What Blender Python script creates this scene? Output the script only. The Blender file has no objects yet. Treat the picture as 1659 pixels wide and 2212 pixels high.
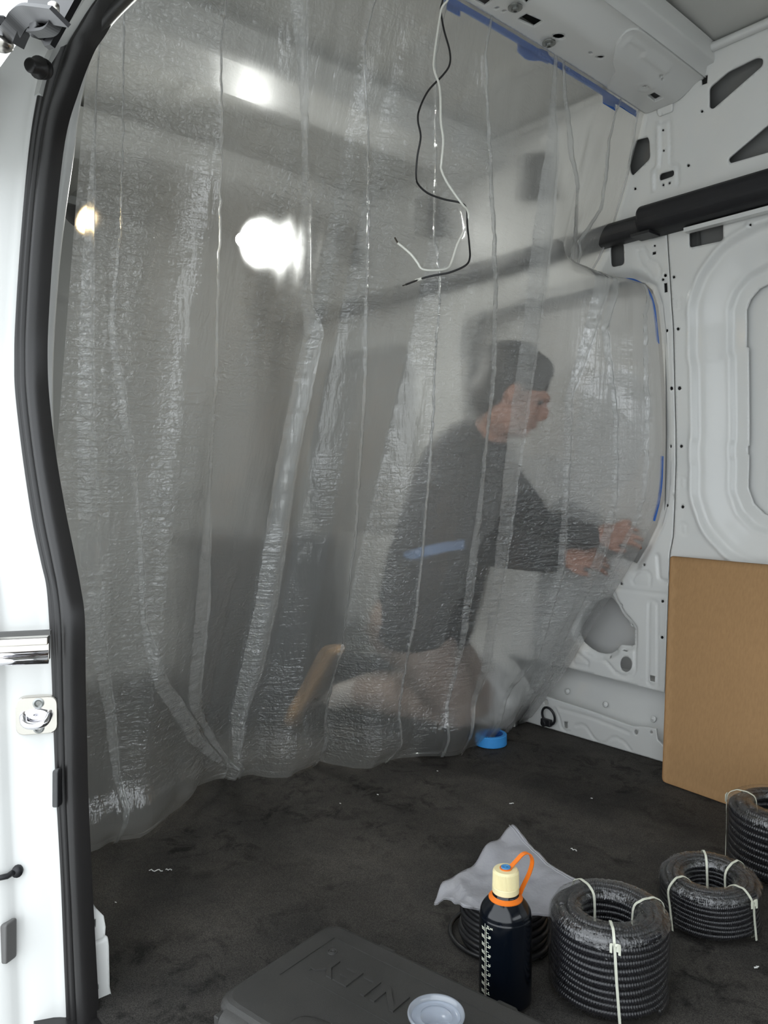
import bpy, bmesh, math, random
import numpy as np
from mathutils import Vector, Matrix, noise
from mathutils.geometry import delaunay_2d_cdt

random.seed(7)
rng = np.random.default_rng(7)
SC = bpy.context.scene
COL = SC.collection

# ------------------------------------------------------------------ camera
W, H, FPX = 1659.0, 2212.0, 1680.0
CAM = np.array([0.0, 0.0, 0.84])
YAW = math.radians(40.6)          # angle between the view axis and the van's rearward axis
PITCH = math.radians(2.1)         # looking slightly down
Fh = np.array([-math.cos(YAW), math.sin(YAW), 0.0])
Rt = np.array([math.sin(YAW), math.cos(YAW), 0.0])
Fw = Fh * math.cos(PITCH) + np.array([0, 0, -math.sin(PITCH)])
Up = Fh * math.sin(PITCH) + np.array([0, 0, math.cos(PITCH)])
cam_data = bpy.data.cameras.new('camera')
cam_data.sensor_fit = 'VERTICAL'
cam_data.sensor_height = 36.0
cam_data.lens = 36.0 * FPX / H
cam_data.clip_start = 0.02
cam = bpy.data.objects.new('camera', cam_data)
M = Matrix(((Rt[0], Up[0], -Fw[0], CAM[0]), (Rt[1], Up[1], -Fw[1], CAM[1]), (Rt[2], Up[2], -Fw[2], CAM[2]), (0, 0, 0, 1)))
cam.matrix_world = M
COL.objects.link(cam)
SC.camera = cam

# ------------------------------------------------------------------ world (overcast daylight) and exposure
world = bpy.data.worlds.new('overcast')
SC.world = world
world.use_nodes = True
bgn = world.node_tree.nodes['Background']
bgn.inputs[0].default_value = (0.90, 0.955, 1.0, 1)
bgn.inputs[1].default_value = 1.75
SC.view_settings.view_transform = 'Standard'
SC.view_settings.look = 'None'
SC.view_settings.gamma = 1.0
SC.view_settings.use_curve_mapping = False
SC.view_settings.exposure = 0.72
SC.cycles.max_bounces = 10
SC.cycles.diffuse_bounces = 5
SC.cycles.transparent_max_bounces = 24
SC.cycles.sample_clamp_indirect = 6.0

# ------------------------------------------------------------------ pixel helpers (a pixel gives a direction only)
def ray(px, py):
    return Fw + Rt * ((px - W / 2) / FPX) + Up * ((H / 2 - py) / FPX)
def on_y(px, py, y):
    r = ray(px, py); return CAM + r * ((y - CAM[1]) / r[1])
def on_x(px, py, x):
    r = ray(px, py); return CAM + r * ((x - CAM[0]) / r[0])
def on_z(px, py, z):
    r = ray(px, py); return CAM + r * ((z - CAM[2]) / r[2])
def at_d(px, py, d):
    return CAM + ray(px, py) * d
def Yw(z):
    """inner face of the far van wall"""
    return np.interp(z, [0, .3, .6, 1.0, 1.3, 1.62, 1.8, 2.0], [2.15, 2.165, 2.178, 2.182, 2.17, 2.125, 2.085, 2.02])
def on_wall(px, py, off=0.0):
    z = 1.0
    for _ in range(8):
        p = on_y(px, py, float(Yw(z)) + off); z = min(max(p[2], -.1), 2.1)
    return p
def wuv(pts, off=0.0):
    """pixels -> (X, z) on the far wall"""
    return [(on_wall(a, b, off)[0], on_wall(a, b, off)[2]) for a, b in pts]
def zm(pts, ox, oy, s):
    return [(ox + a / s, oy + b / s) for a, b in pts]

def smooth_path(pts, n=8, closed=False):
    P = [np.array(p, float) for p in pts]; out = []
    m = len(P)
    for i in range(m if closed else m - 1):
        if closed:
            a, b, c, d = P[i - 1], P[i], P[(i + 1) % m], P[(i + 2) % m]
        else:
            a = P[max(i - 1, 0)]; b = P[i]; c = P[i + 1]; d = P[min(i + 2, m - 1)]
        for k in range(n):
            t = k / n
            out.append(.5 * ((2 * b) + (-a + c) * t + (2 * a - 5 * b + 4 * c - d) * t * t + (-a + 3 * b - 3 * c + d) * t ** 3))
    if not closed:
        out.append(P[-1])
    return out

# ------------------------------------------------------------------ object helpers
def link(o, parent=None):
    COL.objects.link(o)
    if parent is not None:
        o.parent = parent
        o.matrix_parent_inverse = Matrix.Translation(-Vector(parent['_loc'])) if '_loc' in parent else Matrix.Identity(4)
    return o
def mesh(name, V, F, mat, parent=None, smooth=False):
    me = bpy.data.meshes.new(name)
    V = np.asarray(V, float)
    me.from_pydata(V.tolist(), [], F.tolist() if isinstance(F, np.ndarray) else F)
    me.update()
    if smooth:
        me.polygons.foreach_set('use_smooth', [True] * len(me.polygons))
    if mat: me.materials.append(mat)
    return link(bpy.data.objects.new(name, me), parent)
def tag(o, label, cat, group=None):
    o['label'] = label; o['category'] = cat
    if group: o['group'] = group
    return o
def thing(name, loc, label=None, cat=None, group=None):
    o = bpy.data.objects.new(name, None)
    o.location = Vector(loc); o['_loc'] = [float(a) for a in loc]
    o.empty_display_size = .05
    COL.objects.link(o)
    if label: tag(o, label, cat, group)
    return o
def struct(o):
    o['kind'] = 'structure'; return o
class MB:
    def __init__(s): s.V = []; s.F = []
    def add(s, V, F):
        n = len(s.V); s.V += [tuple(map(float, v)) for v in V]; s.F += [tuple(int(i) + n for i in f) for f in F]; return s
    def build(s, name, mat, parent=None, smooth=False): return mesh(name, s.V, s.F, mat, parent, smooth)
def box(c, sx, sy, sz, ax=None):
    """box with half sizes along axes (3 unit vectors)"""
    ax = ax or [np.array([1., 0, 0]), np.array([0, 1., 0]), np.array([0, 0, 1.])]
    V = [np.array(c) + ax[0] * sx * a + ax[1] * sy * b + ax[2] * sz * d for a in (-1, 1) for b in (-1, 1) for d in (-1, 1)]
    return V, [(0, 1, 3, 2), (4, 6, 7, 5), (0, 4, 5, 1), (2, 3, 7, 6), (0, 2, 6, 4), (1, 5, 7, 3)]
def bevel(o, w, seg=3):
    m = o.modifiers.new('bevel', 'BEVEL'); m.width = w; m.segments = seg; m.limit_method = 'ANGLE'; m.angle_limit = .5
    o.data.polygons.foreach_set('use_smooth', [True] * len(o.data.polygons))
    n = o.modifiers.new('wn', 'WEIGHTED_NORMAL'); n.keep_sharp = False
    return o
def frames(P, closed=False):
    P = np.asarray(P, float); n = len(P)
    if closed: T = np.roll(P, -1, 0) - np.roll(P, 1, 0)
    else: T = np.gradient(P, axis=0)
    T /= np.linalg.norm(T, axis=1)[:, None] + 1e-12
    ref = np.array([0, 0, 1.]) if abs(T[0][2]) < .9 else np.array([1., 0, 0])
    N = np.zeros_like(P); a = np.cross(ref, T[0]); N[0] = a / np.linalg.norm(a)
    for i in range(1, n):
        v = N[i - 1] - T[i] * N[i - 1].dot(T[i]); N[i] = v / (np.linalg.norm(v) + 1e-12)
    return T, N, np.cross(T, N)
def tube(P, r, sides=8, closed=False, cap=True):
    P = np.asarray(P, float); n = len(P); r = np.broadcast_to(np.asarray(r, float), (n,))
    T, N, B = frames(P, closed)
    a = np.arange(sides) * 2 * math.pi / sides
    V = P[:, None, :] + r[:, None, None] * (N[:, None, :] * np.cos(a)[None, :, None] + B[:, None, :] * np.sin(a)[None, :, None])
    return V.reshape(-1, 3), grid_faces(n, sides, closed, True) + ([] if closed or not cap else [tuple(range(sides))[::-1], tuple(range((n - 1) * sides, n * sides))])
def grid_faces(n, m, closed_n=False, closed_m=False):
    F = []
    for i in range(n if closed_n else n - 1):
        i2 = (i + 1) % n
        for j in range(m if closed_m else m - 1):
            j2 = (j + 1) % m
            F.append((i * m + j, i * m + j2, i2 * m + j2, i2 * m + j))
    return F
def ribbon(P, side, w, t):
    """flat strap along P, width w along vectors side, thickness t"""
    P = np.asarray(P, float); n = len(P); T = np.gradient(P, axis=0); T /= np.linalg.norm(T, axis=1)[:, None]
    S = np.broadcast_to(np.asarray(side, float), P.shape); Nn = np.cross(T, S); Nn /= np.linalg.norm(Nn, axis=1)[:, None] + 1e-9
    V = np.stack([P - S * w / 2 - Nn * t / 2, P + S * w / 2 - Nn * t / 2, P + S * w / 2 + Nn * t / 2, P - S * w / 2 + Nn * t / 2], 1).reshape(-1, 3)
    return V, grid_faces(n, 4, False, True) + [(3, 2, 1, 0), tuple(range(4 * n - 4, 4 * n))]
def lathe(prof, c, seg=48, axis=None, cap=True):
    """prof list of (r, h) around axis at c"""
    ax = axis or [np.array([1., 0, 0]), np.array([0, 1., 0]), np.array([0, 0, 1.])]
    V = []
    for r, h in prof:
        for k in range(seg):
            a = 2 * math.pi * k / seg
            V.append(np.array(c) + ax[0] * r * math.cos(a) + ax[1] * r * math.sin(a) + ax[2] * h)
    F = grid_faces(len(prof), seg, False, True)
    if cap:
        if prof[0][0] > 1e-6: F.append(tuple(range(seg))[::-1])
        if prof[-1][0] > 1e-6: F.append(tuple(range((len(prof) - 1) * seg, len(prof) * seg)))
    return V, F
def axes_from(n, hint=(0, 0, 1)):
    n = np.array(n, float); n /= np.linalg.norm(n); h = np.array(hint, float)
    if abs(n.dot(h)) > .95: h = np.array([1., 0, 0])
    u = np.cross(h, n); u /= np.linalg.norm(u)
    return [u, np.cross(n, u), n]
def inpoly(P, poly):
    P = np.asarray(P); poly = np.asarray(poly); x, y = P[:, 0], P[:, 1]; ins = np.zeros(len(P), bool); n = len(poly)
    for i in range(n):
        x1, y1 = poly[i]; x2, y2 = poly[(i + 1) % n]
        if y1 == y2: continue
        c = ((y1 > y) != (y2 > y)) & (x < (x2 - x1) * (y - y1) / (y2 - y1) + x1)
        ins ^= c
    return ins
def dist_poly(P, poly, closed=True):
    P = np.asarray(P); D = np.full(len(P), 1e9); n = len(poly)
    for i in range(n if closed else n - 1):
        a = np.array(poly[i]); b = np.array(poly[(i + 1) % n]); ab = b - a
        t = np.clip(((P - a) @ ab) / (ab @ ab + 1e-12), 0, 1)
        D = np.minimum(D, np.linalg.norm(P - (a + t[:, None] * ab), axis=1))
    return D
def resample(poly, s, closed=True):
    out = []; n = len(poly)
    for i in range(n if closed else n - 1):
        a = np.array(poly[i], float); b = np.array(poly[(i + 1) % n], float)
        k = max(1, int(math.ceil(np.linalg.norm(b - a) / s)))
        for j in range(k): out.append(tuple(a + (b - a) * j / k))
    return out
def rounded(poly, r, seg=4):
    """round the corners of a polygon"""
    out = []; n = len(poly)
    for i in range(n):
        p0, p, p1 = np.array(poly[i - 1], float), np.array(poly[i], float), np.array(poly[(i + 1) % n], float)
        a = p0 - p; b = p1 - p; la, lb = np.linalg.norm(a), np.linalg.norm(b); rr = min(r, la * .45, lb * .45)
        s, e = p + a / la * rr, p + b / lb * rr
        for k in range(seg + 1):
            t = k / seg; out.append(tuple((1 - t) ** 2 * s + 2 * t * (1 - t) * p + t * t * e))
    return out
def circ(cx, cy, rx, ry=None, n=14):
    ry = ry or rx
    return [(cx + rx * math.cos(2 * math.pi * k / n), cy + ry * math.sin(2 * math.pi * k / n)) for k in range(n)]
def pxcirc(cx, cy, r, n=12, ry=None): return circ(cx, cy, r, ry, n)

def panel(name, outline, holes, pts, disp, to3d, mat, parent, rim, edge_s=.02, smooth=True):
    """pressed sheet metal: outline with holes, embossed by disp, mapped by to3d(u, v, off)"""
    outline = resample(outline, edge_s); holes = [resample(h, edge_s) for h in holes]
    pts = np.asarray(pts)
    ok = inpoly(pts, outline); ok &= dist_poly(pts, outline) > edge_s * .15
    for h in holes:
        ha = np.array(h); lo = ha.min(0) - .01; hi = ha.max(0) + .01
        near = ok & (pts > lo).all(1) & (pts < hi).all(1); idx = np.nonzero(near)[0]
        if len(idx):
            bad = inpoly(pts[idx], h) | (dist_poly(pts[idx], h) < .0018); ok[idx[bad]] = False
    V = [tuple(p) for p in outline]; E = [(i, (i + 1) % len(outline)) for i in range(len(outline))]
    for h in holes:
        n0 = len(V); V += [tuple(p) for p in h]; E += [(n0 + i, n0 + (i + 1) % len(h)) for i in range(len(h))]
    V += [tuple(p) for p in pts[ok]]
    vo, _, fo, *_ = delaunay_2d_cdt([Vector(v) for v in V], E, [], 0, 1e-6)
    vo = np.array([(v[0], v[1]) for v in vo]); fo = np.array([f for f in fo if len(f) == 3])
    cen = vo[fo].mean(1); keep = inpoly(cen, outline)
    for h in holes: keep &= ~inpoly(cen, h)
    fo = fo[keep]
    off = disp(vo) if disp else np.zeros(len(vo))
    V3 = [to3d(u, v, o) for (u, v), o in zip(vo, off)]
    F = [tuple(f) for f in fo.tolist()]
    # turned-back rim round every free edge
    cnt = {}
    for f in F:
        for k in range(3):
            e = (f[k], f[(k + 1) % 3]); cnt[tuple(sorted(e))] = cnt.get(tuple(sorted(e)), []) + [e]
    back = {}
    for es in cnt.values():
        if len(es) == 1:
            a, b = es[0]
            for q in (a, b):
                if q not in back:
                    back[q] = len(V3); V3.append(to3d(vo[q][0], vo[q][1], off[q] + rim))
            F.append((b, a, back[a], back[b]))
    o = mesh(name, V3, F, mat, parent)
    if smooth:
        o.data.polygons.foreach_set('use_smooth', [len(p.vertices) == 3 for p in o.data.polygons])
    return o
def grid_pts(x0, x1, y0, y1, s):
    xs = np.arange(x0, x1, s); ys = np.arange(y0, y1, s); a, b = np.meshgrid(xs, ys); a = a + (np.arange(len(ys)) % 2)[:, None] * s / 2
    return np.stack([a.ravel(), b.ravel()], 1)
def sstep(a, b, x):
    t = np.clip((x - a) / (b - a), 0, 1); return t * t * (3 - 2 * t)

# ------------------------------------------------------------------ materials
def mat_base(name):
    m = bpy.data.materials.new(name); m.use_nodes = True
    return m, m.node_tree.nodes, m.node_tree.links, m.node_tree.nodes['Principled BSDF']
def pmat(name, col, rough=.5, metal=0., var=.06, scale=30., bump=0., bscale=200., spec=.5, coat=0.):
    m, N, L, b = mat_base(name)
    tc = N.new('ShaderNodeTexCoord'); nz = N.new('ShaderNodeTexNoise'); nz.inputs['Scale'].default_value = scale; nz.inputs['Detail'].default_value = 4
    L.new(tc.outputs['Object'], nz.inputs['Vector'])
    mx = N.new('ShaderNodeMix'); mx.data_type = 'RGBA'
    mx.inputs[6].default_value = (*[max(0, c * (1 - var)) for c in col], 1); mx.inputs[7].default_value = (*[min(1, c * (1 + var)) for c in col], 1)
    L.new(nz.outputs['Fac'], mx.inputs[0]); L.new(mx.outputs[2], b.inputs['Base Color'])
    b.inputs['Roughness'].default_value = rough; b.inputs['Metallic'].default_value = metal
    b.inputs['Specular IOR Level'].default_value = spec; b.inputs['Coat Weight'].default_value = coat
    if bump:
        n2 = N.new('ShaderNodeTexNoise'); n2.inputs['Scale'].default_value = bscale; n2.inputs['Detail'].default_value = 3
        L.new(tc.outputs['Object'], n2.inputs['Vector'])
        bp = N.new('ShaderNodeBump'); bp.inputs['Strength'].default_value = bump; bp.inputs['Distance'].default_value = .002
        L.new(n2.outputs['Fac'], bp.inputs['Height']); L.new(bp.outputs['Normal'], b.inputs['Normal'])
    return m
WHITE = pmat('white_van_paint', (.66, .665, .65), .32, var=.02, scale=6, coat=.25)
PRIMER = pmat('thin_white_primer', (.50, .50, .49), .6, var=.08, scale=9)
ROOFM = pmat('grey_white_roof_paint', (.56, .56, .53), .5, var=.05, scale=5)
BLACKP = pmat('black_plastic', (.012, .012, .014), .45, bump=.15, bscale=500)
ARMB = pmat('black_coated_steel', (.006, .006, .007), .35, spec=.25)
RAILM = pmat('black_grained_padding', (.010, .010, .012), .55, bump=.4, bscale=900, spec=.35)
RUBBER = pmat('black_rubber', (.016, .015, .015), .36, bump=.08, bscale=700)
CASEM = pmat('charcoal_case_plastic', (.036, .035, .033), .38, var=.25, scale=14, bump=.5, bscale=1400)
CONDUIT = pmat('black_conduit_plastic', (.010, .010, .013), .28, spec=.6)
CABLE = pmat('black_cable_jacket', (.010, .010, .011), .42)
STEEL = pmat('stainless_steel', (.66, .63, .58), .24, 1.0, var=.04)
CHROME = pmat('polished_chrome', (.78, .77, .80), .08, 1.0, var=.02)
ZINC = pmat('zinc_plated_steel', (.38, .39, .38), .38, 1.0, var=.1, scale=80)
BLUETAPE = pmat('blue_masking_tape', (.022, .11, .42), .6, var=.1, scale=60)
BLUEROLL = pmat('bright_blue_masking_tape', (.05, .33, .80), .6, var=.08, scale=60)
CREAM = pmat('cream_plastic', (.80, .71, .42), .42, var=.03)
ORANGE = pmat('orange_plastic', (.74, .17, .012), .4, var=.05)
BLUEB = pmat('blue_plastic_button', (.06, .25, .52), .35)
NAVY = pmat('dark_navy_bottle_plastic', (.0022, .0036, .0065), .14, spec=.5)
INK = pmat('pale_printed_ink', (.78, .80, .66), .6)
WIREW = pmat('white_wire_insulation', (.72, .72, .66), .4)
COPPER = pmat('dark_copper_end', (.03, .025, .02), .4)
TIE = pmat('off_white_tie', (.66, .67, .56), .5)
DARKIN = pmat('bow_shade_dark', (.09, .09, .09), .7)  # dark colour stands in for the shade inside the roof bow
SKIN = pmat('skin', (.42, .215, .15), .5, var=.15, scale=25)
HAIR = pmat('dark_hair', (.022, .020, .020), .6, bump=.8, bscale=180)
JACKET = pmat('dark_grey_jacket_cloth', (.014, .014, .018), .85, var=.25, scale=18, bump=.4, bscale=260)
TROUS = pmat('pale_taupe_trouser_cloth', (.30, .235, .20), .85, var=.12, scale=18)
SHOE = pmat('pale_shoe', (.50, .46, .42), .7)
BINM = pmat('dark_slate_plastic', (.020, .022, .028), .6)
MATD = pmat('dark_blanket_cloth', (.024, .026, .032), .9, bump=.6, bscale=90)
TAN = pmat('tan_hose', (.50, .30, .13), .6)
CRUMB = pmat('white_plastic_scrap', (.8, .8, .78), .6)
LBLUE = pmat('pale_blue_strip_cloth', (.12, .20, .36), .7)
GROUND = pmat('pale_bounce_ground', (.52, .52, .50), .5, var=.3, scale=40, bump=.5, bscale=300)  # unseen ground, kept pale to bounce daylight onto the post and ceiling
BUMPER = pmat('dark_grey_bumper_rubber', (.10, .098, .095), .7)

def floor_material():
    m, N, L, b = mat_base('scuffed_black_floor_mat')
    tc = N.new('ShaderNodeTexCoord')
    def nz(scale, det=5, rough=.55, dist=0.):
        n = N.new('ShaderNodeTexNoise'); n.inputs['Scale'].default_value = scale; n.inputs['Detail'].default_value = det
        n.inputs['Roughness'].default_value = rough; n.inputs['Distortion'].default_value = dist
        L.new(tc.outputs['Object'], n.inputs['Vector']); return n
    def ramp(n, p0, p1, c0, c1):
        r = N.new('ShaderNodeValToRGB'); r.color_ramp.elements[0].position = p0; r.color_ramp.elements[1].position = p1
        r.color_ramp.elements[0].color = (*c0, 1); r.color_ramp.elements[1].color = (*c1, 1); L.new(n.outputs['Fac'], r.inputs[0]); return r
    def mix(a, bb, f, mode='MIX'):
        x = N.new('ShaderNodeMix'); x.data_type = 'RGBA'; x.blend_type = mode
        if hasattr(f, 'default_value'): L.new(f, x.inputs[0])
        else: x.inputs[0].default_value = f
        L.new(a, x.inputs[6]); L.new(bb, x.inputs[7]); return x.outputs[2]
    dust = ramp(nz(3.2, 6, .6), .3, .72, (.026, .0255, .025), (.078, .073, .066))
    fine = ramp(nz(620, 2, .5), .35, .75, (.55, .55, .55), (1.75, 1.72, 1.68))
    c = mix(dust.outputs[0], fine.outputs[0], 1., 'MULTIPLY')
    blot = ramp(nz(13, 7, .72, .6), .51, .64, (1, 1, 1), (.36, .36, .37))
    where = ramp(nz(2.6, 2, .5), .40, .54, (0, 0, 0), (1, 1, 1))
    dark = mix(c, blot.outputs[0], 1., 'MULTIPLY')
    c = mix(c, dark, where.outputs[0])
    L.new(c, b.inputs['Base Color'])
    b.inputs['Roughness'].default_value = .8; b.inputs['Specular IOR Level'].default_value = .12
    bp = N.new('ShaderNodeBump'); bp.inputs['Strength'].default_value = .35; bp.inputs['Distance'].default_value = .001
    L.new(nz(700, 2).outputs['Fac'], bp.inputs['Height']); L.new(bp.outputs['Normal'], b.inputs['Normal'])
    return m
FLOORM = floor_material()

def cardboard_material():
    m, N, L, b = mat_base('kraft_cardboard')
    tc = N.new('ShaderNodeTexCoord'); mp = N.new('ShaderNodeMapping'); mp.inputs['Scale'].default_value = (60, 60, 14)
    n = N.new('ShaderNodeTexNoise'); n.inputs['Scale'].default_value = 3.; n.inputs['Detail'].default_value = 6
    L.new(tc.outputs['Object'], mp.inputs[0]); L.new(mp.outputs[0], n.inputs['Vector'])
    r = N.new('ShaderNodeValToRGB'); r.color_ramp.elements[0].color = (.33, .19, .085, 1); r.color_ramp.elements[1].color = (.45, .27, .125, 1)
    L.new(n.outputs['Fac'], r.inputs[0]); L.new(r.outputs[0], b.inputs['Base Color']); b.inputs['Roughness'].default_value = .85
    return m
CARD = cardboard_material()

def film_material(name, haze, tint=(.97, .97, .97), rough_mix=.5, ior=1.05, rrough=.8, gloss_rough=.12, gloss_amt=1.3, wrinkle='sheet', bstr=.5, haze_col=(.82, .84, .84)):
    m = bpy.data.materials.new(name); m.use_nodes = True
    N, L = m.node_tree.nodes, m.node_tree.links
    N.clear()
    out = N.new('ShaderNodeOutputMaterial')
    tc = N.new('ShaderNodeTexCoord')
    def noise_map(sc, scale, det=4, dist=0.):
        mp = N.new('ShaderNodeMapping'); mp.inputs['Scale'].default_value = sc; L.new(tc.outputs['Object'], mp.inputs[0])
        n = N.new('ShaderNodeTexNoise'); n.inputs['Scale'].default_value = scale; n.inputs['Detail'].default_value = det; n.inputs['Distortion'].default_value = dist
        L.new(mp.outputs[0], n.inputs['Vector']); return n.outputs['Fac']
    def math_(op, a, bb):
        x = N.new('ShaderNodeMath'); x.operation = op
        for i, v in enumerate((a, bb)):
            if hasattr(v, 'is_linked') or hasattr(v, 'links'): L.new(v, x.inputs[i])
            else: x.inputs[i].default_value = v
        return x.outputs[0]
    if wrinkle == 'sheet':
        h1 = noise_map((11, 11, 85), 1.0, 2, .8)        # short horizontal crinkles
        h2 = noise_map((90, 90, 2.5), 1.0, 3, .2)       # long vertical creases
        h3 = noise_map((70, 70, 95), 1.0, 2, 1.0)      # fine crumple
        msk = noise_map((2.2, 2.2, 1.6), 1.0, 2)
        rp = N.new('ShaderNodeValToRGB'); rp.color_ramp.elements[0].position = .44; rp.color_ramp.elements[1].position = .58; L.new(msk, rp.inputs[0])
        hh = math_('ADD', math_('MULTIPLY', h1, 1.0), math_('MULTIPLY', h3, .9))
        hh = math_('MULTIPLY', hh, math_('ADD', math_('MULTIPLY', rp.outputs[0], 1.0), .06))
        hh = math_('ADD', hh, math_('MULTIPLY', h2, .32))
        dist = .011
    else:
        h1 = noise_map((40, 40, 40), 1.0, 4, .6); h2 = noise_map((160, 160, 25), 1.0, 3, .4)
        hh = math_('ADD', h1, h2); dist = .006
    bp = N.new('ShaderNodeBump'); bp.inputs['Strength'].default_value = bstr; bp.inputs['Distance'].default_value = dist
    L.new(hh, bp.inputs['Height'])
    tr = N.new('ShaderNodeBsdfTransparent'); tr.inputs[0].default_value = (*tint, 1)
    core = tr
    if rough_mix > 0:
        rf = N.new('ShaderNodeBsdfRefraction'); rf.inputs['Color'].default_value = (*tint, 1); rf.inputs['Roughness'].default_value = rrough; rf.inputs['IOR'].default_value = ior
        mx = N.new('ShaderNodeMixShader'); mx.inputs[0].default_value = rough_mix; L.new(tr.outputs[0], mx.inputs[1]); L.new(rf.outputs[0], mx.inputs[2]); core = mx
    df = N.new('ShaderNodeBsdfDiffuse'); df.inputs[0].default_value = (*haze_col, 1); L.new(bp.outputs[0], df.inputs['Normal'])
    tl = N.new('ShaderNodeBsdfTranslucent'); tl.inputs[0].default_value = (*haze_col, 1); L.new(bp.outputs[0], tl.inputs['Normal'])
    hz = N.new('ShaderNodeMixShader'); hz.inputs[0].default_value = .5; L.new(df.outputs[0], hz.inputs[1]); L.new(tl.outputs[0], hz.inputs[2])
    m1 = N.new('ShaderNodeMixShader'); m1.inputs[0].default_value = haze; L.new(core.outputs[0], m1.inputs[1]); L.new(hz.outputs[0], m1.inputs[2])
    gl = N.new('ShaderNodeBsdfGlossy'); gl.inputs['Roughness'].default_value = gloss_rough; gl.inputs[0].default_value = (.95, .95, .95, 1); L.new(bp.outputs[0], gl.inputs['Normal'])
    geo = N.new('ShaderNodeNewGeometry')
    # thin film: same weak mirror-like reflection from either side
    dotn = N.new('ShaderNodeVectorMath'); dotn.operation = 'DOT_PRODUCT'
    L.new(geo.outputs['Incoming'], dotn.inputs[0]); L.new(geo.outputs['Normal'], dotn.inputs[1])
    ab = math_('ABSOLUTE', dotn.outputs['Value'], 0.)
    one = math_('SUBTRACT', 1., ab)
    p5 = math_('POWER', one, 4.)
    fac = math_('MULTIPLY', math_('ADD', math_('MULTIPLY', p5, .55), .045), gloss_amt)
    fac = math_('MINIMUM', fac, .4)
    m2 = N.new('ShaderNodeMixShader'); L.new(fac, m2.inputs[0]); L.new(m1.outputs[0], m2.inputs[1]); L.new(gl.outputs[0], m2.inputs[2])
    L.new(m2.outputs[0], out.inputs[0])
    return m
SHEETM = film_material('clear_polythene_sheet', .18, rough_mix=.72, ior=1.05, rrough=.62, gloss_rough=.05, gloss_amt=1.8, bstr=1.0)
WRAPM = film_material('clear_shrink_wrap', .008, (.99, .99, .99), 0., gloss_rough=.08, gloss_amt=1.7, wrinkle='wrap', bstr=.55)
BAGM = film_material('frosted_zip_bag_plastic', .50, (.95, .95, .97), .5, 1.08, .7, .3, .8, 'wrap', .25, (.80, .80, .84))
TUBM = film_material('milky_clear_plastic', .35, (.93, .95, .98), .4, 1.08, .5, .15, 1.2, 'wrap', .05, (.75, .80, .88))
def emis(name, col, s):
    m = bpy.data.materials.new(name); m.use_nodes = True; N, L = m.node_tree.nodes, m.node_tree.links; N.clear()
    o = N.new('ShaderNodeOutputMaterial'); e = N.new('ShaderNodeEmission'); e.inputs[0].default_value = (*col, 1); e.inputs[1].default_value = s; L.new(e.outputs[0], o.inputs[0]); return m
LAMPW = emis('lit_work_lamp_lens', (.98, 1, .95), 900.)
LAMPO = emis('lit_warm_lamp_lens', (1, .74, .38), 190.)

# ================================================================== STRUCTURE
# ------------------------------------------------------------------ floor and ground
V, F = box((-1.05, 1.305, -.011), 2.35, .865, .010)
struct(MB().add(V, F).build('floor', FLOORM))
g = struct(MB().add([(-9, -9, -.68), (9, -9, -.68), (9, 9, -.68), (-9, 9, -.68)], [(0, 1, 2, 3)]).build('ground', GROUND))

# ------------------------------------------------------------------ far wall
wall_far = struct(thing('wall_far', (-1.2, 2.17, 0)))
def wall3(off0=0.0):
    return lambda u, v, o: (u, float(Yw(v)) + off0 + o, v)
SEAMPX = [(1440, 470), (1447, 580), (1452, 660), (1457, 780), (1460, 900), (1461, 1000), (1458, 1100), (1455, 1160), (1448, 1195), (1446, 1240), (1437, 1500)]
seam = [(p[0], p[1]) for p in wuv(SEAMPX)]
seam = [(seam[0][0], 1.63)] + [s for s in seam if s[1] < 1.62]
RX = -3.36                                                    # rear end of the cargo space
zb = wuv([(1217, 1440)])[0][1]; zb2 = wuv([(1432, 1496)])[0][1]
s_bot = (seam[-1][0], zb2)
seam = [s for s in seam if s[1] > zb2 + .02] + [s_bot]
out1 = [(RX, 1.63)] + [(s[0] - .0025, s[1]) for s in seam] + [(wuv([(1217, 1440)])[0][0], zb), (RX, zb)]
# holes of the pillar panel
Z1 = lambda pts: wuv(zm(pts, 1150, 1200, 4.607))
big = wuv([(1362, 602), (1385, 609), (1402, 625), (1414, 660), (1421, 730), (1428, 830), (1432, 930), (1432, 1010), (1427, 1080), (1412, 1135), (1390, 1180), (1368, 1218)])
bigz0 = .60; bigx0 = -2.10
big = [(bigx0 + .1, big[0][1] + .005)] + big + [(big[-1][0] - .08, bigz0 + .01), (-1.6, bigz0), (bigx0 + .1, bigz0), (bigx0 + .02, bigz0 + .06), (bigx0, .75), (bigx0, 1.35), (bigx0 + .02, big[0][1] - .03)]
big2 = rounded([(-3.1, .62), (-2.35, .62), (-2.35, 1.42), (-3.1, 1.42)], .12)
spk = rounded(Z1([(770, 425), (840, 510), (885, 610), (930, 650), (950, 700), (995, 725), (995, 895), (965, 905), (850, 895), (810, 950), (760, 980), (700, 985), (630, 970), (560, 930), (490, 870), (440, 790), (430, 690), (480, 560), (570, 460), (670, 410)]), .004, 2)
holes1 = [big, big2, spk, wuv(pxcirc(1352, 1435, 13, 18, 17)),
          rounded(wuv([(1318, 530), (1347, 523), (1349, 572), (1320, 578)]), .014), wuv([(1409, 545), (1417, 543), (1417, 549), (1409, 551)]),
          wuv([(1434, 612), (1441, 611), (1442, 631), (1435, 632)]), Z1([(1170, 1190), (1220, 1200), (1218, 1258), (1172, 1248)]),
          Z1([(895, 935), (942, 947), (940, 960), (893, 948)]), Z1([(755, 1005), (772, 1000), (780, 1020), (762, 1028)])]
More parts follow.
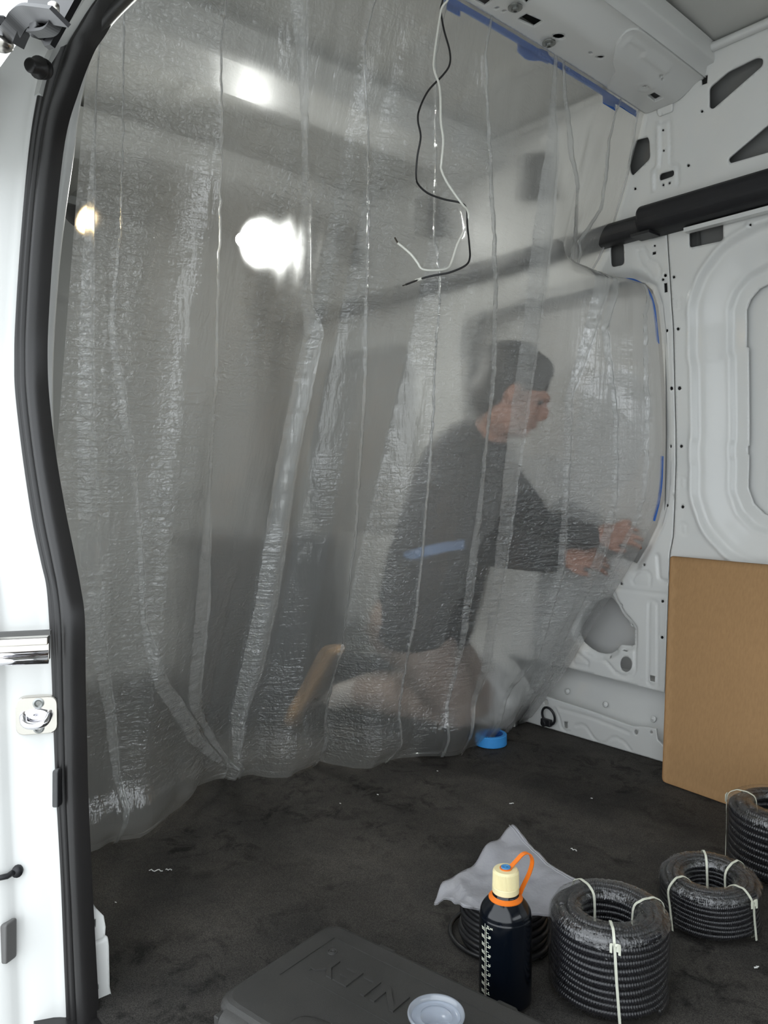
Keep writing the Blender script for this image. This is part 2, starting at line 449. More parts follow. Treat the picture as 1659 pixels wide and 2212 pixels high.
for (a, b, r) in [(1437, 595, 3.6), (1432, 604, 3), (1440, 714, 3.5), (1450, 839, 4.2), (1447, 964, 3.5), (1440, 1092, 3.5), (1391, 1220, 3.2), (1342, 1261, 3.2), (1431, 1299, 3.2), (1430, 1377, 3.4), (1342, 1307, 3), (1361, 1350, 2.4), (1414, 531, 2.5)]:
    holes1.append(wuv(pxcirc(a, b, r, 10)))
ribs1 = [  # embossed lines: (polyline, width m, height m (towards the room is negative))
    (Z1([(850, 330), (1000, 345), (1350, 400)]), .006, .004, False),
    (Z1([(1190, 450), (1245, 470), (1245, 1290), (1190, 1300), (1150, 1270), (1160, 470)]), .006, .004, True),
    (Z1([(1075, 150), (1150, 165), (1178, 200), (1170, 305), (1010, 290), (985, 240), (1020, 190)]), .005, .004, True),
    (Z1([(810, 350), (830, 420), (880, 540), (980, 650), (1020, 720), (1022, 1140), (985, 1195), (900, 1205), (820, 1160), (740, 1060), (690, 1030), (600, 1020), (520, 970)]), .006, .006, False),
    (Z1([(430, 960), (480, 1000), (555, 1060), (550, 1110), (420, 1090), (400, 1040)]), .005, .004, True),
    (wuv([(1377, 540), (1390, 535), (1397, 545), (1400, 560), (1420, 568), (1427, 585), (1425, 600), (1412, 600), (1385, 570)]), .004, .004, True),
    (Z1([(1245, 0), (1260, 220), (1300, 260), (1370, 260)]), .008, .006, False),
]
for (a, b) in [(1433, 660), (1447, 865), (1444, 1040)]:
    ribs1.append((wuv([(a - 4, b - 8), (a + 4, b - 8), (a + 5, b + 8), (a - 3, b + 8)]), .003, .002, True))
for (a, b) in Z1([(990, 460), (1000, 570), (1075, 745), (1075, 875), (1085, 1065), (1085, 1220)]):
    ribs1.append(([(a, b), (a + .001, b)], .004, -.002, False))
def emb(ribs):
    def f(P):
        o = np.zeros(len(P))
        for poly, w, h, closed in ribs:
            d = dist_poly(P, poly, closed); o += h * np.exp(-(d / (w * .6)) ** 2)
        return o
    return f
e1 = emb(ribs1)
def disp1(P):
    o = e1(P)
    o += .014 * (1 - sstep(0, .022, dist_poly(P, spk)))       # rolled lip of the speaker opening
    o += .020 * (1 - sstep(0, .035, dist_poly(P, big)))       # rolled lip of the window blank
    return o
pts1 = np.vstack([grid_pts(-1.70, -1.10, .19, 1.63, .0058), grid_pts(RX, -1.70, .19, 1.63, .05)])
panel('pillar_panel', out1, holes1, pts1, disp1, wall3(), WHITE, wall_far, .004)
# side panel to the right of the seam
FX = 1.3
Z2 = lambda pts: wuv(zm(pts, 1200, 400, 2.601))
opening = Z2([(1194, 525), (1110, 570), (1060, 630), (1038, 690), (1038, 900), (1050, 905), (1050, 950), (1053, 1460), (1046, 1465), (1046, 1510), (1053, 1515), (1048, 1700), (1080, 1790), (1140, 1850), (1194, 1868)])
opening = opening + [(-.1, opening[-1][1] - .005), (-.02, opening[-1][1] + .06), (-.02, opening[0][1] - .06), (-.1, opening[0][1] + .005)]
out2 = [(s[0] + .0025, s[1]) for s in seam] + [(FX, zb2 - .02), (FX, 1.63)]
Z7 = lambda pts: wuv(zm(pts, 1250, 50, 3.687))
holes2 = [opening, rounded(Z7([(885, 1640), (1155, 1583), (1157, 1735), (887, 1792)]), .010)]
for (a, b, r) in [(1504, 481, 2.8), (1457, 599, 3.2), (1466, 711, 3.5), (1469, 839, 4.2), (1473, 964, 3.6), (1476, 1095, 3.6), (1624, 487, 3.0)]:
    holes2.append(wuv(pxcirc(a, b, r, 10)))
ribs2 = [(wuv(pxcirc(1624, 487, 9)), .004, -.004, True)]
for (a, b) in [(1465, 655), (1476, 1045), (1478, 1143)]:
    ribs2.append((wuv([(a - 6, b - 12), (a + 6, b - 12), (a + 7, b + 12), (a - 5, b + 12)]), .004, .003, True))
e2 = emb(ribs2)
def disp2(P):
    d = dist_poly(P, opening); d = np.where(inpoly(P, opening), 0, d)
    prof = .014 * (1 - sstep(.128, .148, d)) + .014 * (1 - sstep(.05, .125, d)) + .014 * (1 - sstep(.036, .050, d)) - .006 * np.exp(-((d - .150) / .006) ** 2)
    return e2(P) + prof
pts2 = np.vstack([grid_pts(-1.24, -.80, .15, 1.63, .0062), grid_pts(-.80, FX, .15, 1.63, .05)])
panel('side_panel', out2, holes2, pts2, disp2, wall3(-.004), WHITE, wall_far, .004)
# skin seen through the openings
CAVSHADE = pmat('cavity_shade_grey', (.17, .17, .165), .6, var=.1, scale=12)  # grey darkened to put the wall cavity's shade into the colour
sk = MB()
zs = [-.02, .1, .25, .6, 1.0, 1.3, 1.62, 1.8, 2.05]
Vs = []
for z in zs:
    for x in (RX, -2.4, -1.7, seam[0][0] + .02): Vs.append((x, float(Yw(z)) + .10, z))
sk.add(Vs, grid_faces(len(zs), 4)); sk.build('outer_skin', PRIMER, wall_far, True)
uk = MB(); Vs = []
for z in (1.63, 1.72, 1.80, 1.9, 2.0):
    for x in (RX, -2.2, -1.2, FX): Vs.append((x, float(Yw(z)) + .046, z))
uk.add(Vs, grid_faces(5, 4)); uk.build('upper_outer_skin', CAVSHADE, wall_far, True)  # skin coloured dark for the shade behind the upper holes
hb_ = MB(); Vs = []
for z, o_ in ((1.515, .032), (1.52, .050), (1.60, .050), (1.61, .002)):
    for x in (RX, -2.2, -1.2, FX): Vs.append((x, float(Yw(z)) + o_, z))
hb_.add(Vs, grid_faces(4, 4)); hb_.build('waist_shade_box', CAVSHADE, wall_far)  # beam added behind the panel holes so that they look dark
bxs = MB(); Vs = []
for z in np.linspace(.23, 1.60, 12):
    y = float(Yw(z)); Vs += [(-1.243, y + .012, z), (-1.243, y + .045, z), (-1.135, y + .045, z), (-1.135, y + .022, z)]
bxs.add(Vs, grid_faces(12, 4) + [(0, 1, 2, 3), (44, 45, 46, 47)]); bxs.build('pillar_shade_box', CAVSHADE, wall_far)  # closed box added behind the pillar holes to keep light out
bxs = MB(); bxs.add([(RX, 2.10, 1.628), (FX, 2.10, 1.628), (FX, 2.26, 1.628), (RX, 2.26, 1.628)], [(0, 1, 2, 3)]); bxs.build('cavity_light_stop', PRIMER, wall_far)  # added sheet that shuts light out of the upper cavity from below
sk = MB(); Vs = []
for z in zs:
    for x in (seam[0][0] + .02, -.6, FX): Vs.append((x, float(Yw(z)) + .058, z))
sk.add(Vs, grid_faces(len(zs), 3)); sk.build('outer_skin', WHITE, wall_far, True)
# lower channel: sloping ledges between the pillar panel and the sill
cap = MB()
cap.add([(RX, 1.98, 2.06), (FX, 1.98, 2.06), (FX, 2.26, 2.05), (RX, 2.26, 2.05)], [(0, 1, 2, 3)])
for x in (RX, FX): cap.add([(x, 2.0, -.02), (x, 2.32, -.02), (x, 2.32, 2.06), (x, 1.98, 2.06)], [(0, 1, 2, 3)])
cap.build('cavity_closure', PRIMER, wall_far)
ch = []
cx = [RX, -2.0, -1.6, -1.3, FX]
prof_c = [(2.262, .235), (2.258, .19), (2.235, .165), (2.232, .10), (2.215, .075), (2.20, .02), (2.17, .0)]
for y, z in prof_c:
    for x in cx: ch.append((x, y, z))
MB().add(ch, grid_faces(len(prof_c), len(cx))).build('lower_channel', WHITE, wall_far, True)
for (a, b) in Z1([(232, 1385), (612, 1520), (1090, 1670)]):
    p = (a, 2.222, b); ax = axes_from((0, -1, .25))
    V, F = lathe([(.009, 0), (.010, .003), (.007, .005), (.004, .004), (.003, .009), (0.0, .010)], p, 16, ax, False)
    MB().add(V, F).build('rivet_stud', WHITE, wall_far, True)
# sill strip along the floor
def zsill(x): return np.interp(x, [-1.74, -1.33, -1.27, FX], [.108, .092, .088, .088])
sill_out = Z1([(60, 1370), (95, 1385), (560, 1535), (1000, 1695), (1130, 1700), (1240, 1722), (1255, 1830)])
sill_out = [(s[0], max(s[1], .02)) for s in sill_out]
sx1 = sill_out[-1][0]
out3 = [(RX, .11)] + sill_out + [(sx1 + .05, .03), (sx1 + .05, .001), (RX, .001)]
holes3 = [Z1([(318, 1648), (358, 1655), (356, 1718), (322, 1710)]), Z1([(1050, 1915), (1098, 1925), (1095, 1990), (1055, 1980)]),
          wuv(pxcirc(1150 + 1040 / 4.607, 1200 + 1755 / 4.607, 4.5, 10, 5.5)), wuv(pxcirc(1150 + 1192 / 4.607, 1200 + 1755 / 4.607, 3, 8, 3.4)), wuv(pxcirc(1150 + 140 / 4.607, 1200 + 1462 / 4.607, 5, 10, 6))]
holes3 = [h for h in holes3 if min(q[1] for q in h) > .004]
ribs3 = [(Z1([(275, 1520), (600, 1610), (970, 1760)]), .006, .004, False), (Z1([(230, 1520), (270, 1600), (300, 1710), (340, 1750), (380, 1752)]), .005, .004, False),
         (Z1([(440, 1690), (490, 1680), (540, 1700), (620, 1820), (680, 1870), (740, 1860), (800, 1810), (850, 1810), (930, 1860), (1030, 2000)]), .005, .004, False)]
panel('sill_panel', out3, holes3, np.vstack([grid_pts(-1.85, sx1 + .06, 0, .13, .005), grid_pts(RX, -1.85, 0, .13, .04)]), emb(ribs3), wall3(-.004), WHITE, wall_far, .005)
# upper panel above the rail
holes4 = [rounded(Z7([(1050, 520), (1200, 392), (1430, 280), (1478, 290), (1475, 345), (1080, 690), (1050, 680)]), .008),
          rounded(Z7([(1200, 1085), (1500, 830), (1800, 600), (1850, 620), (1850, 930), (1500, 1040), (1215, 1122)]), .008),
          rounded(Z7([(465, 935), (560, 910), (572, 945), (577, 1085), (440, 1220), (420, 1190), (410, 1090)]), .008),
          rounded(Z7([(652, 1205), (768, 1172), (768, 1222), (652, 1262)]), .009), Z7([(985, 435), (1038, 415), (1032, 485), (990, 500)])]
for (a, b, r) in [(680, 857, 2.6), (685, 1020, 2.6), (990, 708, 3.2), (882, 1138, 3.4), (458, 1323, 3), (682, 1293, 2.8), (732, 1278, 2.8)]:
    holes4.append(wuv(pxcirc(1250 + a / 3.687, 50 + b / 3.687, r, 10)))
for k in range(3):                                             # the same pressings go on behind the sheet
    x = -1.75 - .5 * k
    holes4.append(rounded([(x, 1.80), (x + .16, 1.76), (x + .17, 1.90), (x + .05, 1.93)], .02))
ribs4 = [(Z7([(640, 800), (735, 765), (738, 1120), (798, 1140), (798, 1290)]), .006, .006, False), (Z7([(640, 800), (640, 1150), (600, 1190), (600, 1330)]), .008, -.008, False)]
out4 = [(RX, 1.63), (FX, 1.63), (FX, 1.985), (RX, 1.985)]
panel('upper_panel', out4, holes4, np.vstack([grid_pts(-1.45, -.80, 1.6, 2.0, .0062), grid_pts(RX, -1.45, 1.6, 2.0, .05)]), emb(ribs4), wall3(-.006), WHITE, wall_far, .004)

# ------------------------------------------------------------------ ceiling and roof bow
ceiling = struct(thing('ceiling', (-1.1, 1.2, 1.99)))
def zc(y): return 1.985 + .045 * (1 - ((y - 1.25) / .8) ** 2)
ribsc = [1.80, 1.74, 1.50, 1.44, 1.15, 1.09, .80, .74]
ys = sorted(set([.40, 2.03, 2.0, 1.96] + [round(.42 + .02 * k, 3) for k in range(80)] + [r + d for r in ribsc for d in (-.008, 0, .008)]))
xs = list(np.linspace(RX, FX, 30))
Vc = []
for y in ys:
    step = 0
    for k in range(0, len(ribsc), 2):
        step += .010 * float(sstep(ribsc[k + 1] - .008, ribsc[k + 1] + .008, np.array(y)) * (1 - sstep(ribsc[k] - .008, ribsc[k] + .008, np.array(y))))
    for x in xs: Vc.append((x, y, zc(y) + .018 - step))
MB().add(Vc, grid_faces(len(ys), len(xs))).build('roof_skin', ROOFM, ceiling, True)
# seam where the roof meets the wall
MB().add(*tube([(RX, 2.012, 1.985), (-1.6, 2.012, 1.985), (-.9, 2.012, 1.985), (FX, 2.012, 1.985)], .012, 8)).build('roof_edge_seam', WHITE, ceiling, True)
ZB = 1.915
def bowz(y): return ZB + .02 * (1 - ((y - 1.25) / .8) ** 2) - .02 * (1 - ((1.65 - 1.25) / .8) ** 2)
def bow_rise(x): return .030 * float(sstep(-1.145, -1.065, np.array(x)))
def on_bow(a, b):
    z = ZB
    for _ in range(8):
        p = on_z(a, b, z); z = float(bowz(min(p[1], 2.05))) + bow_rise(p[0])
    return p
def bow_pts(pts, z=ZB): return [(on_bow(a, b)[0], on_bow(a, b)[1]) for a, b in pts]
Z4 = lambda pts, z=ZB: bow_pts(zm(pts, 1000, 0, 2.517), z)
BX0, BX1 = -1.235, -1.055
Z4h = [Z4([(295, 105), (345, 75), (435, 115), (385, 145)]), rounded(Z4([(1005, 510), (1040, 492), (1090, 522), (1045, 545)]), .004), Z4([(45, -10), (105, -25), (160, 0), (120, 32)]), Z4([(300, -40), (330, -50), (372, -5), (345, 20)])]
def z4c(a, b, rx, ry, n=12):
    return Z4(circ(a, b, rx, ry, n))
for (a, b, r1, r2) in [(520, 200, 33, 16), (748, 313, 20, 9), (905, 412, 12, 6), (992, 460, 13, 5), (695, 290, 9, 4), (185, 45, 10, 5), (222, 60, 10, 5)]:
    Z4h.append(z4c(a, b, r1, r2))
Z4h = [h for k, h in enumerate(Z4h) if min(q[0] for q in h) > BX0 + .004 and max(q[0] for q in h) < BX1 - .004]
def bow_off(P):
    """front half of the bow rises to a lip; raised seats round the holes"""
    return .030 * sstep(-1.145, -1.065, P[:, 0])
bpts = np.vstack([grid_pts(BX0, BX1, .45, 1.0, .03), grid_pts(BX0, BX1, 1.0, 2.04, .007)])
bow = panel('roof_bow', [(BX0, .44), (BX1, .44), (BX1, 2.045), (BX0, 2.045)], Z4h, bpts, bow_off, lambda u, v, o: (u, v, float(bowz(v)) + o), WHITE, ceiling, .004)
# bow sides up to the roof and its front lip
bs = MB(); yy = np.linspace(.44, 2.04, 40)
Vb = []
for y in yy:
    z0 = float(bowz(y)); Vb += [(BX0, y, z0), (BX0, y, z0 + .10)]
bs.add(Vb, grid_faces(40, 2))
Vb = []
for y in yy:
    z0 = float(bowz(y)); Vb += [(BX1, y, z0 + .028), (BX1 + .010, y, z0 + .050), (BX1 + .028, y, z0 + .052), (BX1 + .032, y, z0 + .060), (BX1 + .034, y, z0 + .10)]
bs.add(Vb, grid_faces(40, 5))
bs.build('bow_flange', WHITE, ceiling, True)
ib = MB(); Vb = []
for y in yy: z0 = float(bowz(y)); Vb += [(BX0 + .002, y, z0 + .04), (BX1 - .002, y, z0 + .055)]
ib.add(Vb, grid_faces(40, 2)); ib.build('bow_shade_plate', DARKIN, ceiling)  # dark plate added as the shade seen through the bow's holes
# gusset that ties the bow to the wall
eb = rounded([(BX0 + .002, 1.845), (-1.175, 1.80), (-1.150, 1.75), (-1.115, 1.705), (-1.080, 1.70), (BX1 - .002, 1.725), (BX1 - .002, 2.042), (BX0 + .002, 2.042)], .012, 3)
ebh = [h for h in Z4h if min(q[1] for q in h) > 1.86] + [h for h in (z4c(1075, 405, 5, 8), z4c(1085, 422, 5, 8)) if max(q[0] for q in h) < BX1 - .006]
ebr = [(Z4([(880, 235), (905, 200), (1000, 260), (1130, 350)]), .006, -.004, False), (Z4([(960, 450), (1000, 440), (1030, 470), (1000, 485), (960, 480)]), .006, -.003, True), (Z4([(985, 285), (1050, 330), (1110, 375)]), .010, -.006, False)]
panel('bow_end_bracket', eb, ebh, grid_pts(-1.25, -1.0, 1.5, 2.05, .006), lambda P: bow_off(P) + emb(ebr)(P), lambda u, v, o: (u, v, float(bowz(v)) + o - .005), WHITE, ceiling, .005, .008)
for tb in ([(1050, 600), (1062, 636), (1142, 606), (1140, 540), (1095, 545)], [(1148, 395), (1170, 435), (1228, 445), (1218, 495), (1190, 530), (1142, 545), (1105, 500)]):
    panel('bracket_tab', rounded(wuv(zm(tb, 1000, 0, 2.517), -.01), .006, 2), [], grid_pts(-1.3, -.9, 1.8, 2.0, .01), None, wall3(-.011), WHITE, ceiling, .004, .008)
# bows further back, behind the sheet
for x0 in (-1.95, -2.65):
    Vb = []
    for y in np.linspace(.45, 2.03, 24):
        z0 = float(bowz(y)); Vb += [(x0, y, z0 + .1), (x0, y, z0), (x0 + .16, y, z0), (x0 + .16, y, z0 + .1)]
    MB().add(Vb, grid_faces(24, 4)).build('roof_bow', WHITE, ceiling)

# ------------------------------------------------------------------ rear doors, closed, behind the sheet
wall_rear = struct(thing('wall_rear', (RX, 1.25, 0)))
for (y0, y1) in ((.44, 1.297), (1.303, 2.16)):
    o = rounded([(y0, .01), (y1, .01), (y1, 1.98), (y0, 1.98)], .03)
    rc = rounded([(y0 + .13, .95), (y1 - .13, .95), (y1 - .13, 1.62), (y0 + .13, 1.62)], .06); rc2 = rounded([(y0 + .13, .18), (y1 - .13, .18), (y1 - .13, .80), (y0 + .13, .80)], .06)
    def dr(P, rc=rc, rc2=rc2):
        d = np.zeros(len(P))
        for q in (rc, rc2): d += .03 * np.where(inpoly(P, q), sstep(0, .03, dist_poly(P, q)), 0)
        return d
    panel('rear_door_panel', o, [], grid_pts(y0, y1, 0, 2, .02), dr, lambda u, v, q: (RX - q, u, v), WHITE, wall_rear, -.01)
# ------------------------------------------------------------------ near side: door post with jamb, behind it the inner lining
ro = MB(); ro.add(*box(((RX + FX) / 2, 1.29, 2.075), (FX - RX) / 2 + .09, .99, .012)); ro.build('outer_roof', WHITE, ceiling)
MB().add(*box((RX - .06, 1.29, 1.02), .01, .99, 1.055)).build('outer_door_skin', WHITE, wall_rear)
wall_near = struct(thing('wall_near', (-1.4, .42, 0)))
YS = .405
Lpx = [(900, -420), (600, -330), (330, -150), (187, 0), (127, 85), (100, 140), (83, 210), (65, 330), (47, 530), (36, 700), (34, 780), (36, 850), (51, 980), (72, 1120), (92, 1215), (104, 1270), (111, 1370), (116, 1480), (120, 1600), (124, 1700), (128, 1770), (135, 1900), (142, 2080), (147, 2212), (152, 2400)]
Rpx = [(930, -320), (680, -240), (400, -110), (261, 0), (210, 72), (187, 110), (157, 190), (127, 300), (104, 510), (92, 690), (90, 780), (94, 860), (108, 980), (128, 1100), (148, 1200), (161, 1270), (170, 1340), (172, 1480), (175, 1600), (177, 1700), (181, 1800), (187, 1930), (195, 2080), (202, 2212), (210, 2400)]
Lp = np.array(smooth_path([on_y(a, b, YS) for a, b in Lpx], 6)); Rp = np.array(smooth_path([on_y(a, b, YS + .028) for a, b in Rpx], 6))
fr = np.array([0, .06, .12, .17, .20, .24, .31, .38, .43, .46, .50, .54, .60, .70, .80, .90, .97, 1.0])
hb = np.array([0, .006, .007, .005, .001, .005, .009, .008, .003, .000, .001, .006, .012, .016, .016, .012, .005, -.012])
outw = np.array([.35, -.94, 0])
Vq = []
for a, b in zip(Lp, Rp):
    for f, h in zip(fr, hb): Vq.append(a + (b - a) * f + outw * h)
seal = thing('door_seal', (Lp[-1][0], Lp[-1][1], 0), 'ribbed black rubber seal edging the side door opening', 'door seal')
MB().add(Vq, grid_faces(len(Lp), len(fr))).build('seal_lip', RUBBER, seal, True)
core = MB().add(*tube(list((Lp + Rp) / 2 + np.array([-.004, .018, 0])), .012, 8)); core.build('seal_bulb', RUBBER, seal, True)
# jamb: painted post outside the seal, from the seal towards the outer skin
jp = [(0.004, .012), (.0, -.004), (-.006, -.010), (-.012, -.018), (-.024, -.046), (-.031, -.053), (-.036, -.064), (-.032, -.074), (-.044, -.100), (-.056, -.118), (-.10, -.128), (-1.9, -.150)]
Vj = []
for a in Lp:
    for dx, dy in jp: Vj.append(a + np.array([dx, dy, 0]))
MB().add(Vj, grid_faces(len(Lp), len(jp))).build('door_post', WHITE, wall_near, True)
up = [on_y(a, b, YS - .006) for a, b in [(-90, -90), (240, -90), (178, 8), (122, 92), (104, 132), (84, 200), (-90, 330)]]
MB().add(up + [p + np.array([-.02, .02, 0]) for p in up], [(6, 5, 4, 3, 2, 1, 0)] + [(i, (i + 1) % 7, 7 + (i + 1) % 7, 7 + i) for i in range(7)]).build('upper_post_plate', WHITE, wall_near)
# inner flange seen past the seal
ipx = [(330, -60), (225, 60), (192, 130), (180, 180), (166, 250), (157, 330), (140, 450), (127, 560), (116, 700), (112, 800), (112, 900), (117, 1020), (124, 1090), (135, 1160), (150, 1260), (160, 1400), (165, 1700), (180, 1930)]
Ip = np.array(smooth_path([on_y(a, b, YS + .075) for a, b in ipx], 5))
Vi = []
for p in Ip:
    Vi += [p + np.array([-.055, -.045, 0]), p + np.array([-.012, -.018, 0]), p, p + np.array([-.004, .004, 0]), np.array([min(-1.575, p[0] - .02), .4825, p[2]])]
MB().add(Vi, grid_faces(len(Ip), 5)).build('inner_flange', WHITE, wall_near, True)
ln = MB(); ln.add(*box(((RX - 1.57) / 2, .478, 1.02), (-1.57 - RX) / 2, .006, 1.03)); ln.add(*box((-1.576, .435, 1.02), .006, .045, 1.03)); ln.build('inner_lining', WHITE, wall_near)
# near side forward of the doorway, and the header over it
V, F = box((.90, .36, .7), .42, .04, 1.35); MB().add(V, F).build('front_post', WHITE, wall_near)
V, F = box((-.3, .405, 1.87), 1.2, .025, .15); MB().add(V, F).build('door_header', WHITE, wall_near)
V, F = box((-.5, .40, -.16), 1.3, .04, .15); MB().add(V, F).build('door_threshold', RUBBER, wall_near)
wf = MB(); wf.add(*box((FX, 1.28, .42), .01, .9, .42)); wf.add(*box((FX, 1.28, 1.72), .01, .9, .34)); struct(wf.build('wall_front', WHITE))
# ------------------------------------------------------------------ wheel arch behind the sheet by the far wall
Va = []
nx, na = 30, 10
for i in range(nx):
    t = i / (nx - 1); x = -1.72 - .80 * t; hgt = .07 + .25 * math.sin(math.pi * min(1, max(0, t))) ** .6; dep = .10 + .10 * math.sin(math.pi * t) ** .5
    for j in range(na):
        a = j / (na - 1)
        ang = a * math.pi / 2
        Va.append((x, 2.17 - dep * math.cos(ang) ** .35 if a < 1 else 2.17, hgt * math.sin(ang) ** .35 if a > 0 else 0.001))
wa = MB().add(Va, grid_faces(nx, na) + [tuple(range(na)), tuple(range((nx - 1) * na, nx * na))[::-1]])
struct(wa.build('wheel_arch', WHITE, None, True))

# ================================================================== PLASTIC SHEET
botpx = [(150, 1840), (182, 1832), (225, 1815), (262, 1807), (290, 1806), (325, 1785), (360, 1757), (388, 1737), (415, 1705), (440, 1690), (470, 1674), (500, 1680), (530, 1668), (565, 1672), (610, 1671), (650, 1655), (682, 1640), (705, 1648), (760, 1657), (800, 1656), (860, 1642), (920, 1632), (980, 1625), (1030, 1612), (1060, 1602), (1085, 1590), (1120, 1572), (1150, 1552)]
bot = np.array([on_z(a, b, .003) for a, b in botpx])
ob = np.argsort(bot[:, 1]); botY, botX = bot[ob, 1], bot[ob, 0]
def xbot(y): return np.interp(y, botY, botX)
rpx = [(1398, 215), (1392, 238), (1378, 300), (1350, 400), (1320, 500), (1294, 560), (1278, 588), (1300, 597), (1350, 603), (1392, 616), (1410, 650), (1419, 700), (1426, 800), (1431, 900), (1431, 1000), (1426, 1080), (1409, 1130), (1376, 1200), (1332, 1270), (1282, 1350), (1222, 1450), (1180, 1505), (1150, 1545), (1140, 1556)]
rb = np.array([on_wall(a, b, -.012) for a, b in rpx])
rb = rb[np.argsort(rb[:, 2])]
for i in range(1, len(rb)):
    if rb[i, 2] <= rb[i - 1, 2]: rb[i, 2] = rb[i - 1, 2] + 1e-4
ZT = 1.925
def sheet_x(y, z):
    """base surface of the sheet: hangs from the rear edge of the bow and runs back to the floor"""
    tau = np.clip((ZT - z) / ZT, 0, 1)
    xm = -1.24 + (xbot(y) + 1.24) * tau
    yr = np.interp(z, rb[:, 2], rb[:, 1]); xr = np.interp(z, rb[:, 2], rb[:, 0])
    w = sstep(yr - .42, yr, y)
    xm = xm * (1 - w) + xr * w
    xm = xm + .045 * np.exp(-((z - .07) / .07) ** 2) * (1 - w) - .0      # billow above the hem
    return xm
def on_sheet(px, py):
    x = -1.5; p = None
    for _ in range(30):
        p = on_x(px, py, x); x = .5 * x + .5 * float(sheet_x(p[1], min(max(p[2], 0), ZT)))
    return p
folds_px = [  # (px, py, width px) down each pleat
    [(186, 200, 4), (188, 560, 30), (186, 900, 46), (192, 1150, 50), (200, 1350, 40), (235, 1560, 26), (265, 1740, 16)],
    [(262, 60, 3), (258, 500, 4), (240, 700, 16), (270, 950, 20), (296, 1150, 16), (303, 1340, 14), (345, 1480, 30), (420, 1590, 28), (490, 1660, 12)],
    [(470, 100, 3), (469, 600, 6), (464, 800, 10), (455, 1050, 14), (437, 1300, 30), (416, 1500, 24), (450, 1640, 10)],
    [(640, 0, 40), (648, 150, 26), (652, 300, 20), (664, 450, 30), (660, 620, 34), (672, 720, 40), (640, 870, 44), (614, 1000, 48), (602, 1150, 42), (580, 1300, 34), (548, 1450, 30), (512, 1620, 18), (508, 1665, 10)],
    [(790, 100, 3), (796, 450, 7), (790, 700, 9), (780, 900, 9), (766, 1150, 7), (736, 1400, 7), (690, 1630, 10)],
    [(938, 120, 3), (944, 600, 5), (930, 900, 6), (910, 1100, 6), (890, 1330, 8), (860, 1560, 6)],
    [(1040, 120, 6), (1064, 600, 14), (1060, 800, 14), (1042, 1050, 14), (1010, 1250, 22), (988, 1400, 14), (960, 1590, 8)],
    [(1196, 115, 8), (1194, 300, 24), (1170, 500, 32), (1140, 750, 38), (1103, 1000, 40), (1072, 1250, 34), (1046, 1450, 22), (1010, 1600, 8)],
    [(1212, 130, 6), (1226, 350, 16), (1240, 560, 24), (1228, 850, 22), (1215, 1100, 18), (1206, 1240, 18), (1150, 1420, 16), (1060, 1585, 8)],
    [(1330, 245, 4), (1300, 450, 10), (1276, 600, 14), (1310, 720, 18), (1330, 900, 14), (1322, 1080, 20), (1270, 1250, 26), (1190, 1420, 26), (1090, 1575, 8)],
    [(1375, 245, 3), (1345, 410, 5), (1310, 570, 6), (1390, 680, 10), (1395, 900, 12), (1385, 1060, 12), (1320, 1220, 14), (1210, 1430, 14), (1120, 1565, 6)],
]
fold_yz = []
for f in folds_px:
    q = []
    for (a, b, w) in f:
        p = on_sheet(a, b); p2 = on_sheet(a + max(w, 1), b); q.append((p[2], p[1], abs(p2[1] - p[1])))
    q.sort(); fold_yz.append(np.array(q))
nz_rows = 480
zrow = np.concatenate([np.linspace(0.003, .25, 90), np.linspace(.25, ZT, nz_rows - 90)[1:]])
YL = .492
rows = []
NSEG, NF = 18, 4
for z in zrow:
    yr = float(np.interp(z, rb[:, 2], rb[:, 1]))
    knots = [YL]; cs = []
    for q in fold_yz:
        c = float(np.interp(z, q[:, 0], q[:, 1])); w = float(np.interp(z, q[:, 0], q[:, 2])); cs.append([c, max(w, .0012)])
    # keep order
    prev = YL + .012
    for k, cw in enumerate(cs):
        lo = prev + cw[1] / 2 + .004
        hi = yr - .006 - .014 * (len(cs) - 1 - k) - cw[1] / 2
        cw[0] = min(max(cw[0], lo), max(hi, lo * .0 + hi)); prev = cw[0] + cw[1] / 2
    ycol, ncol = [], []
    cur = YL
    for c, w in cs:
        a, b = c - w / 2, c + w / 2
        # flat run up to the far side of the pleat, back, forward again
        seg = np.linspace(cur, b, NSEG, endpoint=False); ycol += list(seg); ncol += [0] * NSEG
        ycol += list(np.linspace(b, a, NF, endpoint=False)); ncol += [.005] * NF
        cur = a
        ycol += list(np.linspace(a, b, NF, endpoint=False)); ncol += [.010] * NF
        cur = b
    seg = np.linspace(cur, yr, NSEG); ycol += list(seg); ncol += list(np.linspace(.004, 0, NSEG))
    rows.append((np.array(ycol), np.array(ncol)))
Vsh = []
